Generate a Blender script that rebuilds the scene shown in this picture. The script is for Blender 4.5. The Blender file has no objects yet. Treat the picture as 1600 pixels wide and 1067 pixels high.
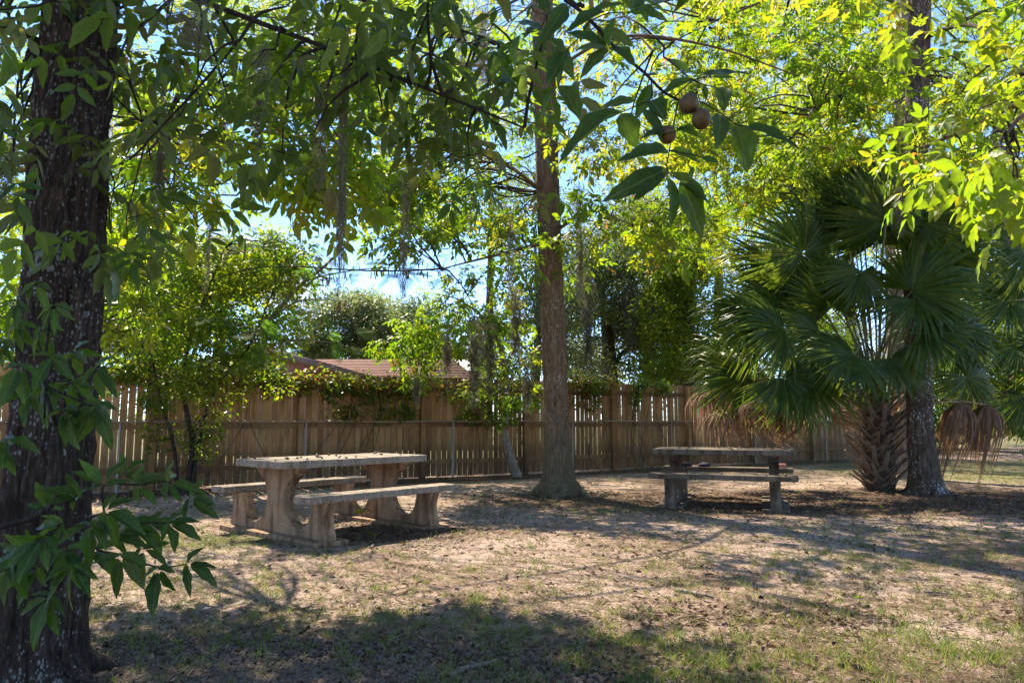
import bpy, math, random
import numpy as np
from mathutils import Vector, Matrix, noise as mnoise

random.seed(7)
RNG = np.random.default_rng(7)
S = bpy.context.scene
COL = S.collection
PI = math.pi

# ------------------------------------------------------------------ camera
F_PX, HORIZON, CAM_H = 1112.0, 657.0, 1.16
PITCH = math.atan((HORIZON - 533.5) / F_PX)
cam_d = bpy.data.cameras.new('camera')
cam = bpy.data.objects.new('camera', cam_d)
COL.objects.link(cam)
cam.location = (0, 0, CAM_H)
cam.rotation_euler = (PI / 2 + PITCH, 0, 0)
cam_d.sensor_width = 36.0
cam_d.lens = F_PX / 1600 * 36.0
cam_d.clip_start = 0.05
cam_d.clip_end = 2000
S.camera = cam

# ------------------------------------------------------------------ light
SUN_EL = math.radians(52)
SUN_AZ = math.atan2(-0.50, 0.86)            # from +Y, towards -X: behind the fence, to the left
SUN_DIR = Vector((math.sin(SUN_AZ) * math.cos(SUN_EL), math.cos(SUN_AZ) * math.cos(SUN_EL), math.sin(SUN_EL)))
w = bpy.data.worlds.new('World')
S.world = w
w.use_nodes = True
wn, wl = w.node_tree.nodes, w.node_tree.links
wn.clear()
w_out = wn.new('ShaderNodeOutputWorld')
w_bg = wn.new('ShaderNodeBackground')
w_bg.inputs['Strength'].default_value = 0.15
sky = wn.new('ShaderNodeTexSky')
sky.sky_type = 'NISHITA'
sky.sun_disc = False
sky.sun_elevation = SUN_EL
sky.sun_rotation = SUN_AZ
sky.dust_density = 0.0
sky.air_density = 0.65
sky.ozone_density = 6.0
tc = wn.new('ShaderNodeTexCoord')
mp = wn.new('ShaderNodeMapping')
mp.inputs['Scale'].default_value = (1.0, 1.0, 2.6)
mp.inputs['Location'].default_value = (0.35, 0.1, 0.0)
nz = wn.new('ShaderNodeTexNoise')
nz.inputs['Scale'].default_value = 3.2
nz.inputs['Detail'].default_value = 9
nz.inputs['Roughness'].default_value = 0.58
cr = wn.new('ShaderNodeValToRGB')
cr.color_ramp.elements[0].position = 0.54
cr.color_ramp.elements[1].position = 0.68
mx = wn.new('ShaderNodeMix')
mx.data_type = 'RGBA'
mx.inputs['B'].default_value = (2.6, 2.62, 2.7, 1)
wl.new(tc.outputs['Generated'], mp.inputs['Vector'])
wl.new(mp.outputs['Vector'], nz.inputs['Vector'])
wl.new(nz.outputs['Fac'], cr.inputs['Fac'])
wl.new(cr.outputs['Color'], mx.inputs['Factor'])
wl.new(sky.outputs['Color'], mx.inputs['A'])
wl.new(mx.outputs['Result'], w_bg.inputs['Color'])
wl.new(w_bg.outputs['Background'], w_out.inputs['Surface'])

sun_d = bpy.data.lights.new('sun', 'SUN')
sun_d.energy = 4.5
sun_d.angle = math.radians(0.53)
sun_d.color = (1.0, 0.89, 0.71)
sun = bpy.data.objects.new('sun', sun_d)
COL.objects.link(sun)
sun.rotation_euler = SUN_DIR.to_track_quat('Z', 'Y').to_euler()
sun.location = SUN_DIR * 60

S.render.engine = 'CYCLES'
S.view_settings.view_transform = 'Standard'
S.view_settings.look = 'None'
S.view_settings.exposure = 1.68
S.view_settings.gamma = 1
S.view_settings.use_curve_mapping = False
S.cycles.max_bounces = 10
S.cycles.diffuse_bounces = 5
S.cycles.transmission_bounces = 6
S.cycles.use_denoising = True
S.cycles.sample_clamp_indirect = 6

# ------------------------------------------------------------------ helpers: picture measure -> place
CP, SP = math.cos(PITCH), math.sin(PITCH)
def ray(x, y):
    a, b = (x - 800) / F_PX, (533.5 - y) / F_PX
    return Vector((a, CP - b * SP, SP + b * CP))
def at(x, y, Y):
    r = ray(x, y)
    return Vector((0, 0, CAM_H)) + r * (Y / r.y)
def gnd(x, y, z=0.0):
    r = ray(x, y)
    return Vector((0, 0, CAM_H)) + r * ((z - CAM_H) / r.z)
def to_px(P):
    P = np.atleast_2d(np.asarray(P, float))
    z = P[:, 2] - CAM_H
    d = P[:, 1] * CP + z * SP
    u = -P[:, 1] * SP + z * CP
    d = np.where(d < 0.05, 0.05, d)
    return 800 + F_PX * P[:, 0] / d, 533.5 - F_PX * u / d

def in_poly(x, y, poly):
    c = False
    n = len(poly)
    for i in range(n):
        x1, y1 = poly[i]
        x2, y2 = poly[i - 1]
        if (y1 > y) != (y2 > y) and x < (x2 - x1) * (y - y1) / (y2 - y1) + x1:
            c = not c
    return c

# ------------------------------------------------------------------ helpers: objects
def link(o, parent=None):
    COL.objects.link(o)
    if parent is not None:
        o.parent = parent
    return o
def empty(name, loc=(0, 0, 0), rz=0.0, parent=None):
    o = bpy.data.objects.new(name, None)
    o.location = loc
    o.rotation_euler = (0, 0, rz)
    o.empty_display_size = 0.1
    return link(o, parent)
def tag(o, label=None, cat=None, group=None, kind=None):
    if label: o['label'] = label
    if cat: o['category'] = cat
    if group: o['group'] = group
    if kind: o['kind'] = kind
    return o
def mesh_np(name, V, F, mat=None, attrs=None, uv=None, smooth=False):
    V = np.ascontiguousarray(V, np.float32)
    F = np.ascontiguousarray(F, np.int32)
    me = bpy.data.meshes.new(name)
    n, k = F.shape
    me.vertices.add(len(V)); me.vertices.foreach_set('co', V.ravel())
    me.loops.add(n * k); me.loops.foreach_set('vertex_index', F.ravel())
    me.polygons.add(n)
    me.polygons.foreach_set('loop_start', np.arange(0, n * k, k, dtype=np.int32))
    me.polygons.foreach_set('loop_total', np.full(n, k, np.int32))
    if smooth: me.polygons.foreach_set('use_smooth', np.ones(n, bool))
    if attrs:
        for a, vals in attrs.items():
            at_ = me.attributes.new(a, 'FLOAT', 'POINT')
            at_.data.foreach_set('value', np.ascontiguousarray(vals, np.float32))
    if uv is not None:
        l = me.uv_layers.new(name='UVMap')
        l.data.foreach_set('uv', np.ascontiguousarray(uv[F.ravel()], np.float32).ravel())
    me.update(calc_edges=True)
    if mat: me.materials.append(mat)
    return me
def obj_np(name, V, F, mat, parent=None, attrs=None, uv=None, smooth=False, loc=None):
    o = bpy.data.objects.new(name, mesh_np(name, V, F, mat, attrs, uv, smooth))
    if loc is not None: o.location = loc
    return link(o, parent)
class Geo:
    """collects quads/tris into one quad array (triangles repeat no vertex: kept in two lists)"""
    def __init__(s): s.V, s.Q, s.n = [], [], 0
    def add(s, V, Q):
        V = np.asarray(V, float); Q = np.asarray(Q, int)
        s.V.append(V); s.Q.append(Q + s.n); s.n += len(V)
    def build(s, name, mat, parent=None, smooth=False, loc=None):
        return obj_np(name, np.concatenate(s.V), np.concatenate(s.Q), mat, parent, smooth=smooth, loc=loc)
BOXQ = np.array([[0,3,2,1],[4,5,6,7],[0,1,5,4],[1,2,6,5],[2,3,7,6],[3,0,4,7]])
def box_v(x0, x1, y0, y1, z0, z1):
    return np.array([[x0,y0,z0],[x1,y0,z0],[x1,y1,z0],[x0,y1,z0],[x0,y0,z1],[x1,y0,z1],[x1,y1,z1],[x0,y1,z1]], float)
def nrm(a):
    return a / np.maximum(np.linalg.norm(a, axis=-1, keepdims=True), 1e-9)
def tube(pts, rad, seg=8, rough=0.0, fr=4.0, lobes=0.0, seed=0.0, cap=True):
    P = np.asarray([tuple(p) for p in pts], float)
    n = len(P)
    R = np.broadcast_to(np.asarray(rad, float), (n,)).copy()
    T = nrm(np.gradient(P, axis=0))
    ref = np.array([1.0, 0, 0]) if abs(T[0][0]) < 0.8 else np.array([0, 1.0, 0])
    th = np.linspace(0, 2 * PI, seg, endpoint=False)
    V = np.zeros((n, seg, 3))
    for i in range(n):
        a = ref - T[i] * ref.dot(T[i]); a /= np.linalg.norm(a); ref = a
        b = np.cross(T[i], a)
        rr = np.full(seg, R[i])
        if rough or lobes:
            for j in range(seg):
                q = Vector((math.cos(th[j]) * fr + seed, math.sin(th[j]) * fr, P[i][2] * fr * 0.55 / max(R[0], .05) * 0.35))
                d = 1.0 - 2.2 * abs(mnoise.noise(q))
                q2 = Vector((math.cos(th[j]) * fr * 2.6 + seed, math.sin(th[j]) * fr * 2.6, P[i][2] * fr * 1.6))
                d += 0.5 * mnoise.noise(q2)
                rr[j] *= 1 + rough * d
        V[i] = P[i] + rr[:, None] * (np.cos(th)[:, None] * a + np.sin(th)[:, None] * b)
    idx = np.arange(n * seg).reshape(n, seg)
    Q = np.stack([idx[:-1], np.roll(idx, -1, 1)[:-1], np.roll(idx, -1, 1)[1:], idx[1:]], -1).reshape(-1, 4)
    return V.reshape(-1, 3), Q
def spline(pts, n):
    P = [Vector(p) for p in pts]
    P = [P[0] * 2 - P[1]] + P + [P[-1] * 2 - P[-2]]
    out = []
    m = len(P) - 3
    for k in range(n):
        t = k / (n - 1) * m
        i = min(int(t), m - 1); u = t - i
        a, b, c, d = P[i], P[i+1], P[i+2], P[i+3]
        out.append(0.5 * ((2*b) + (c - a)*u + (2*a - 5*b + 4*c - d)*u*u + (3*b - a - 3*c + d)*u*u*u))
    return out

# ------------------------------------------------------------------ materials
def mat_new(name):
    m = bpy.data.materials.new(name)
    m.use_nodes = True
    nt = m.node_tree
    return m, nt.nodes, nt.links, nt.nodes['Principled BSDF'], nt.nodes['Material Output']
def noise_node(N, L, vec, scale, detail=6, rough=0.6):
    t = N.new('ShaderNodeTexNoise')
    t.inputs['Scale'].default_value = scale
    t.inputs['Detail'].default_value = detail
    t.inputs['Roughness'].default_value = rough
    if vec is not None: L.new(vec, t.inputs['Vector'])
    return t
def ramp(N, L, fac, stops):
    r = N.new('ShaderNodeValToRGB')
    e = r.color_ramp.elements
    while len(e) > 1: e.remove(e[-1])
    e[0].position, e[0].color = stops[0][0], (*stops[0][1], 1)
    for p, c in stops[1:]:
        k = e.new(p); k.color = (*c, 1)
    L.new(fac, r.inputs['Fac'])
    return r
def mixc(N, L, fac, a, b, mode='MIX'):
    m = N.new('ShaderNodeMix'); m.data_type = 'RGBA'; m.blend_type = mode
    for sock, v in ((m.inputs['Factor'], fac), (m.inputs['A'], a), (m.inputs['B'], b)):
        if isinstance(v, (int, float)): sock.default_value = v
        elif isinstance(v, tuple): sock.default_value = (*v, 1)
        else: L.new(v, sock)
    return m.outputs['Result']
def coords(N, L, scale=(1, 1, 1), which='Object'):
    t = N.new('ShaderNodeTexCoord'); m = N.new('ShaderNodeMapping')
    m.inputs['Scale'].default_value = scale
    L.new(t.outputs[which], m.inputs['Vector'])
    return m.outputs['Vector']
def bump(N, L, h, strength, dist, bsdf):
    b = N.new('ShaderNodeBump')
    b.inputs['Strength'].default_value = strength
    b.inputs['Distance'].default_value = dist
    L.new(h, b.inputs['Height']); L.new(b.outputs['Normal'], bsdf.inputs['Normal'])

def leaf_mat(name, stops, trans, tfac=0.5, rough=0.45, veins=False, spec=0.3):
    m, N, L, B, O = mat_new(name)
    a = N.new('ShaderNodeAttribute'); a.attribute_name = 'tint'
    r = ramp(N, L, a.outputs['Fac'], stops)
    col = r.outputs['Color']
    if veins:
        uv = N.new('ShaderNodeUVMap'); sx = N.new('ShaderNodeSeparateXYZ')
        L.new(uv.outputs['UV'], sx.inputs[0])
        ab = N.new('ShaderNodeMath'); ab.operation = 'ABSOLUTE'; L.new(sx.outputs['X'], ab.inputs[0])
        k = N.new('ShaderNodeMath'); k.operation = 'MULTIPLY_ADD'; L.new(ab.outputs[0], k.inputs[0]); k.inputs[1].default_value = -0.35
        L.new(sx.outputs['Y'], k.inputs[2])
        fr = N.new('ShaderNodeMath'); fr.operation = 'MULTIPLY'; L.new(k.outputs[0], fr.inputs[0]); fr.inputs[1].default_value = 78
        sn = N.new('ShaderNodeMath'); sn.operation = 'SINE'; L.new(fr.outputs[0], sn.inputs[0])
        vr = ramp(N, L, sn.outputs[0], [(0.80, (0, 0, 0)), (1.0, (1, 1, 1))])
        mid = ramp(N, L, ab.outputs[0], [(0.03, (1, 1, 1)), (0.07, (0, 0, 0))])
        ad = N.new('ShaderNodeMath'); ad.operation = 'MAXIMUM'
        L.new(mid.outputs['Color'], ad.inputs[0])
        hm = N.new('ShaderNodeMath'); hm.operation = 'MULTIPLY'; L.new(vr.outputs['Color'], hm.inputs[0]); hm.inputs[1].default_value = 0.35
        L.new(hm.outputs[0], ad.inputs[1])
        fv = N.new('ShaderNodeMath'); fv.operation = 'MULTIPLY'; L.new(ad.outputs[0], fv.inputs[0]); fv.inputs[1].default_value = 0.55
        col = mixc(N, L, fv.outputs[0], col, (0.13, 0.17, 0.05))
        bump(N, L, ad.outputs[0], 0.5, 0.0015, B)
    nz_ = noise_node(N, L, coords(N, L), 9, 3)
    mott = ramp(N, L, nz_.outputs['Fac'], [(0.3, (0.72, 0.72, 0.68)), (0.7, (1.18, 1.15, 1.1))])
    col = mixc(N, L, 1.0, col, mott.outputs['Color'], 'MULTIPLY')
    if veins:
        sn_ = noise_node(N, L, coords(N, L, (1, 1, 1)), 5.5, 5, 0.7)
        oi_ = N.new('ShaderNodeObjectInfo'); od = N.new('ShaderNodeMath'); od.operation = 'MULTIPLY_ADD'
        L.new(oi_.outputs['Random'], od.inputs[0]); od.inputs[1].default_value = 0.16; L.new(sn_.outputs['Fac'], od.inputs[2])
        sr_ = ramp(N, L, od.outputs[0], [(0.72, (0, 0, 0)), (0.76, (1, 1, 1))])
        col = mixc(N, L, sr_.outputs['Color'], col, (0.07, 0.04, 0.018))
    # paler, browner underside
    g = N.new('ShaderNodeNewGeometry')
    und = mixc(N, L, 0.30, col, (0.16, 0.14, 0.075))
    colf = mixc(N, L, g.outputs['Backfacing'], col, und)
    L.new(colf, B.inputs['Base Color'])
    B.inputs['Roughness'].default_value = rough
    B.inputs['Specular IOR Level'].default_value = spec
    tr = N.new('ShaderNodeBsdfTranslucent')
    tcol = ramp(N, L, a.outputs['Fac'], trans)
    tc2 = mixc(N, L, 1.0, tcol.outputs['Color'], mott.outputs['Color'], 'MULTIPLY')
    L.new(tc2, tr.inputs['Color'])
    ms = N.new('ShaderNodeMixShader'); ms.inputs[0].default_value = tfac
    L.new(B.outputs[0], ms.inputs[1]); L.new(tr.outputs[0], ms.inputs[2])
    L.new(ms.outputs[0], O.inputs['Surface'])
    return m
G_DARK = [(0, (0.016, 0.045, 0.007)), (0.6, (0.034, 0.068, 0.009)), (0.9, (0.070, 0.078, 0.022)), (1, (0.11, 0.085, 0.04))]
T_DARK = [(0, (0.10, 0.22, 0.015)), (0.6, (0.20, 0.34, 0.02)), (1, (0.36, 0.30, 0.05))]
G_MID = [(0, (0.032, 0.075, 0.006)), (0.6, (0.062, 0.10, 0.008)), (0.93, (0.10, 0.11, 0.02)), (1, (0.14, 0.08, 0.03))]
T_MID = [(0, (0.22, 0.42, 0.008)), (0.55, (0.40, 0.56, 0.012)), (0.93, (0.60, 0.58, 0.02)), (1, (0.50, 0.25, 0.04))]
M = {}
M['leaf_near'] = leaf_mat('hickory leaf near', [(0, (0.010, 0.032, 0.006)), (0.6, (0.022, 0.050, 0.008)), (0.9, (0.055, 0.060, 0.016)), (1, (0.10, 0.075, 0.035))], T_DARK, 0.42, 0.42, True, .25)  # dark hickory leaf: shade of the low boughs put into its colour
M['leaf_sun_tone'] = leaf_mat('hickory leaf sunlit tone', G_MID, T_MID, 0.55, 0.42, True)  # brighter hickory leaf: sunlit look put into its colour
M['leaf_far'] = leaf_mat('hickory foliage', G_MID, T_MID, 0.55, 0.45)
M['leaf_shade_tone'] = leaf_mat('hickory foliage shade tone', G_DARK, T_DARK, 0.45, 0.42)  # same hickory foliage with shade put into darker colours
M['leaf_bush'] = leaf_mat('shrub leaf', G_MID, T_MID, 0.5, 0.40)
M['leaf_oak'] = leaf_mat('live oak leaf', [(0, (0.050, 0.072, 0.028)), (0.7, (0.09, 0.112, 0.052)), (1, (0.12, 0.13, 0.075))],
                         [(0, (0.14, 0.24, 0.04)), (1, (0.34, 0.40, 0.11))], 0.45, 0.42, spec=.5)
M['leaf_vine'] = leaf_mat('vine leaf', [(0, (0.035, 0.08, 0.012)), (0.75, (0.07, 0.11, 0.016)), (0.9, (0.14, 0.09, 0.02)), (1, (0.20, 0.06, 0.03))],
                          [(0, (0.17, 0.36, 0.012)), (0.75, (0.40, 0.46, 0.02)), (1, (0.6, 0.22, 0.05))], 0.5, 0.4)
M['feather'] = leaf_mat('mimosa leaf', [(0, (0.02, 0.055, 0.008)), (1, (0.04, 0.085, 0.012))], [(0, (0.16, 0.40, 0.03)), (1, (0.28, 0.55, 0.06))], 0.5, 0.7, spec=0.08)
M['palm'] = leaf_mat('palm blade', [(0, (0.020, 0.050, 0.006)), (0.7, (0.042, 0.080, 0.010)), (1, (0.085, 0.09, 0.018))],
                     [(0, (0.11, 0.22, 0.015)), (1, (0.32, 0.38, 0.03))], 0.36, 0.36, spec=0.22)
M['palm_dead'] = leaf_mat('dead palm blade', [(0, (0.15, 0.095, 0.060)), (1, (0.31, 0.21, 0.14))],
                          [(0, (0.34, 0.18, 0.09)), (1, (0.55, 0.33, 0.19))], 0.35, 0.7, spec=0.2)
M['grass'] = leaf_mat('grass blade', [(0, (0.05, 0.085, 0.015)), (0.6, (0.10, 0.13, 0.03)), (1, (0.26, 0.21, 0.09))],
                      [(0, (0.2, 0.36, 0.02)), (1, (0.45, 0.40, 0.12))], 0.4, 0.5, spec=0.3)
M['straw'] = leaf_mat('dry grass', [(0, (0.13, 0.09, 0.058)), (0.6, (0.25, 0.18, 0.12)), (1, (0.40, 0.31, 0.21))],
                      [(0, (0.26, 0.19, 0.08)), (1, (0.45, 0.35, 0.18))], 0.25, 0.7, spec=0.2)
M['litter'] = leaf_mat('dead leaf', [(0, (0.045, 0.026, 0.016)), (0.5, (0.10, 0.058, 0.034)), (0.85, (0.20, 0.12, 0.07)), (1, (0.34, 0.24, 0.15))],
                       [(0, (0.12, 0.06, 0.02)), (1, (0.3, 0.17, 0.07))], 0.15, 0.6, spec=0.3)
M['moss'] = leaf_mat('spanish moss', [(0, (0.075, 0.068, 0.048)), (1, (0.22, 0.205, 0.15))],
                     [(0, (0.14, 0.13, 0.08)), (1, (0.34, 0.32, 0.22))], 0.45, 0.8, spec=0.1)

def bark_mat(name, dark, mid, pale, lichen=0.5, sc=1.0, lich_col=(0.40, 0.40, 0.36), moss=0.0):
    m, N, L, B, O = mat_new(name)
    v = coords(N, L, (9 * sc, 9 * sc, 1.6 * sc))
    n1 = noise_node(N, L, v, 2.4, 9, 0.68)
    n1.inputs['Distortion'].default_value = 0.6
    c = ramp(N, L, n1.outputs['Fac'], [(0.33, dark), (0.52, mid), (0.72, pale)])
    v2 = coords(N, L, (34 * sc, 34 * sc, 19 * sc))
    wob = noise_node(N, L, v2, 1.3, 4, 0.6)
    va = N.new('ShaderNodeVectorMath'); va.operation = 'ADD'; L.new(v2, va.inputs[0])
    vs_ = N.new('ShaderNodeVectorMath'); vs_.operation = 'SCALE'; vs_.inputs['Scale'].default_value = 1.1; L.new(wob.outputs['Color'], vs_.inputs[0]); L.new(vs_.outputs[0], va.inputs[1])
    vo = N.new('ShaderNodeTexVoronoi'); vo.inputs['Scale'].default_value = 1.0; L.new(va.outputs[0], vo.inputs['Vector'])
    big = noise_node(N, L, coords(N, L), 1.9, 4)
    sz_ = N.new('ShaderNodeSeparateColor'); L.new(vo.outputs['Color'], sz_.inputs[0])
    m1 = N.new('ShaderNodeMath'); m1.operation = 'MULTIPLY_ADD'; L.new(big.outputs['Fac'], m1.inputs[0]); m1.inputs[1].default_value = 2.2; m1.inputs[2].default_value = -1.52 + .36 * lichen
    m2 = N.new('ShaderNodeMath'); m2.operation = 'MULTIPLY_ADD'; L.new(sz_.outputs[0], m2.inputs[0]); m2.inputs[1].default_value = .62; L.new(m1.outputs[0], m2.inputs[2])
    m3 = N.new('ShaderNodeMath'); m3.operation = 'SUBTRACT'; L.new(m2.outputs[0], m3.inputs[0]); L.new(vo.outputs['Distance'], m3.inputs[1])
    lr = ramp(N, L, m3.outputs[0], [(0.0, (0, 0, 0)), (0.08, (.85, .85, .85))])
    col = mixc(N, L, lr.outputs['Color'], c.outputs['Color'], lich_col)
    if moss:
        sp = N.new('ShaderNodeSeparateXYZ'); tcn = N.new('ShaderNodeTexCoord'); L.new(tcn.outputs['Object'], sp.inputs[0])
        mr = N.new('ShaderNodeMapRange'); mr.inputs['From Min'].default_value = 0.0; mr.inputs['From Max'].default_value = 1.5
        mr.inputs['To Min'].default_value = moss; mr.inputs['To Max'].default_value = 0
        L.new(sp.outputs['Z'], mr.inputs['Value'])
        mm = N.new('ShaderNodeMath'); mm.operation = 'MULTIPLY'; L.new(mr.outputs[0], mm.inputs[0]); L.new(big.outputs['Fac'], mm.inputs[1])
        col = mixc(N, L, mm.outputs[0], col, (0.085, 0.095, 0.05))
    L.new(col, B.inputs['Base Color'])
    B.inputs['Roughness'].default_value = 0.9
    B.inputs['Specular IOR Level'].default_value = 0.2
    bump(N, L, n1.outputs['Fac'], 1.0, 0.035, B)
    return m
M['bark_left'] = bark_mat('hickory bark dark', (0.016, 0.011, 0.008), (0.055, 0.038, 0.027), (0.12, 0.088, 0.062), 0.62, 2.2, (0.24, 0.25, 0.215))
M['bark_mid'] = bark_mat('hickory bark brown', (0.055, 0.034, 0.018), (0.150, 0.095, 0.053), (0.25, 0.175, 0.108), 0.30, 1.3, (0.36, 0.34, 0.28), 0.9)
M['bark_oak'] = bark_mat('oak bark', (0.032, 0.021, 0.014), (0.095, 0.066, 0.045), (0.20, 0.145, 0.10), 0.7, 1.3)
M['bark_pale'] = bark_mat('pale bark', (0.10, 0.078, 0.055), (0.22, 0.175, 0.13), (0.36, 0.30, 0.24), 0.7, 1.2)
M['twig'] = bark_mat('twig bark', (0.018, 0.013, 0.010), (0.042, 0.031, 0.023), (0.08, 0.062, 0.047), 0.2, 3.0)

def wood_fence_mat():
    m, N, L, B, O = mat_new('weathered cedar')
    oi = N.new('ShaderNodeObjectInfo')
    c = ramp(N, L, oi.outputs['Random'], [(0, (0.28, 0.145, 0.048)), (0.35, (0.38, 0.205, 0.070)), (0.7, (0.44, 0.25, 0.090)), (1, (0.45, 0.29, 0.14))])
    tcn = N.new('ShaderNodeTexCoord'); vm = N.new('ShaderNodeVectorMath'); vm.operation = 'ADD'
    cx = N.new('ShaderNodeCombineXYZ'); L.new(oi.outputs['Random'], cx.inputs[0]); L.new(oi.outputs['Random'], cx.inputs[2])
    sc = N.new('ShaderNodeVectorMath'); sc.operation = 'SCALE'; L.new(cx.outputs[0], sc.inputs[0]); sc.inputs['Scale'].default_value = 37
    L.new(tcn.outputs['Object'], vm.inputs[0]); L.new(sc.outputs[0], vm.inputs[1])
    mpn = N.new('ShaderNodeMapping'); mpn.inputs['Scale'].default_value = (30, 30, 1.6); L.new(vm.outputs[0], mpn.inputs['Vector'])
    g = noise_node(N, L, mpn.outputs[0], 1.6, 8, 0.65)
    gr = ramp(N, L, g.outputs['Fac'], [(0.3, (0.50, 0.46, 0.43)), (0.55, (1, 1, 1)), (0.8, (1.28, 1.22, 1.15))])
    col = mixc(N, L, 1.0, c.outputs['Color'], gr.outputs['Color'], 'MULTIPLY')
    b2 = noise_node(N, L, vm.outputs[0], 1.1, 4)
    br = ramp(N, L, b2.outputs['Fac'], [(0.35, (0.62, 0.60, 0.60)), (0.65, (1.08, 1.05, 1.0))])
    col = mixc(N, L, 1.0, col, br.outputs['Color'], 'MULTIPLY')
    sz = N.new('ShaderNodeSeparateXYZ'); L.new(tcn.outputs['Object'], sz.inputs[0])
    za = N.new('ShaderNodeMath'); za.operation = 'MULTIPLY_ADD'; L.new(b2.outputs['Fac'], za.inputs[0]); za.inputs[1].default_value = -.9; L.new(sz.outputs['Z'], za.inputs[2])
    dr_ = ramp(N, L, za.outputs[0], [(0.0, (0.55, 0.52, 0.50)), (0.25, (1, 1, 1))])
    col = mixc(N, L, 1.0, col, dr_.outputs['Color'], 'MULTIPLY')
    kn = N.new('ShaderNodeTexVoronoi'); kn.inputs['Scale'].default_value = 2.2; L.new(vm.outputs[0], kn.inputs['Vector'])
    kr = ramp(N, L, kn.outputs['Distance'], [(0.035, (0.30, 0.24, 0.20)), (0.06, (1, 1, 1))])
    col = mixc(N, L, 1.0, col, kr.outputs['Color'], 'MULTIPLY')
    sp = noise_node(N, L, vm.outputs[0], 45, 2)
    sr = ramp(N, L, sp.outputs['Fac'], [(0.70, (0, 0, 0)), (0.74, (1, 1, 1))])
    col = mixc(N, L, sr.outputs['Color'], col, (0.42, 0.38, 0.30))
    L.new(col, B.inputs['Base Color']); B.inputs['Roughness'].default_value = 0.85
    bump(N, L, g.outputs['Fac'], 0.6, 0.004, B)
    return m
M['cedar'] = wood_fence_mat()

def concrete_mat(name, base, pale, dark, green=0.3, agg=False):
    m, N, L, B, O = mat_new(name)
    v = coords(N, L)
    n1 = noise_node(N, L, v, 2.3, 8, 0.65)
    c = ramp(N, L, n1.outputs['Fac'], [(0.3, dark), (0.5, base), (0.72, pale)])
    n2 = noise_node(N, L, v, 60, 4, 0.7)
    fr = ramp(N, L, n2.outputs['Fac'], [(0.32, (0.55, 0.52, 0.48)), (0.55, (1, 1, 1)), (0.75, (1.25, 1.22, 1.18))])
    col = mixc(N, L, 1.0, c.outputs['Color'], fr.outputs['Color'], 'MULTIPLY')
    vs = coords(N, L, (9, 9, 0.9))
    n3 = noise_node(N, L, vs, 1.4, 5, 0.6)
    st = ramp(N, L, n3.outputs['Fac'], [(0.46, (1, 1, 1)), (0.62, (0.42, 0.34, 0.27))])
    col = mixc(N, L, 1.0, col, st.outputs['Color'], 'MULTIPLY')
    n4 = noise_node(N, L, v, 4.5, 6, 0.7)
    gr = ramp(N, L, n4.outputs['Fac'], [(0.60 - 0.1 * green, (0, 0, 0)), (0.78, (0.8 * green + .1,) * 3)])
    col = mixc(N, L, gr.outputs['Color'], col, (0.085, 0.085, 0.03))
    h = n2.outputs['Fac']; bs = 0.5; bd = 0.006
    if agg:
        vo = N.new('ShaderNodeTexVoronoi'); vo.inputs['Scale'].default_value = 75; L.new(v, vo.inputs['Vector'])
        ac = ramp(N, L, vo.outputs['Color'], [(0.1, (0.12, 0.09, 0.065)), (0.5, (0.27, 0.215, 0.16)), (0.9, (0.48, 0.43, 0.35))])
        col = mixc(N, L, 0.38, col, ac.outputs['Color'])
        h = vo.outputs['Distance']; bs = 0.9; bd = -0.012
    L.new(col, B.inputs['Base Color']); B.inputs['Roughness'].default_value = 0.88
    bump(N, L, h, bs, bd, B)
    return m
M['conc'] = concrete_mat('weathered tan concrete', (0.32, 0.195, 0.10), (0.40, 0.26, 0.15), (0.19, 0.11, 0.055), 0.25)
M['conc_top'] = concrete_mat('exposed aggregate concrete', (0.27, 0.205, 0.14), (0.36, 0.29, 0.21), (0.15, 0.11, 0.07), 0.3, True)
M['conc_dark'] = concrete_mat('mossy dark concrete', (0.135, 0.098, 0.062), (0.20, 0.15, 0.10), (0.075, 0.053, 0.034), 0.7)

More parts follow.
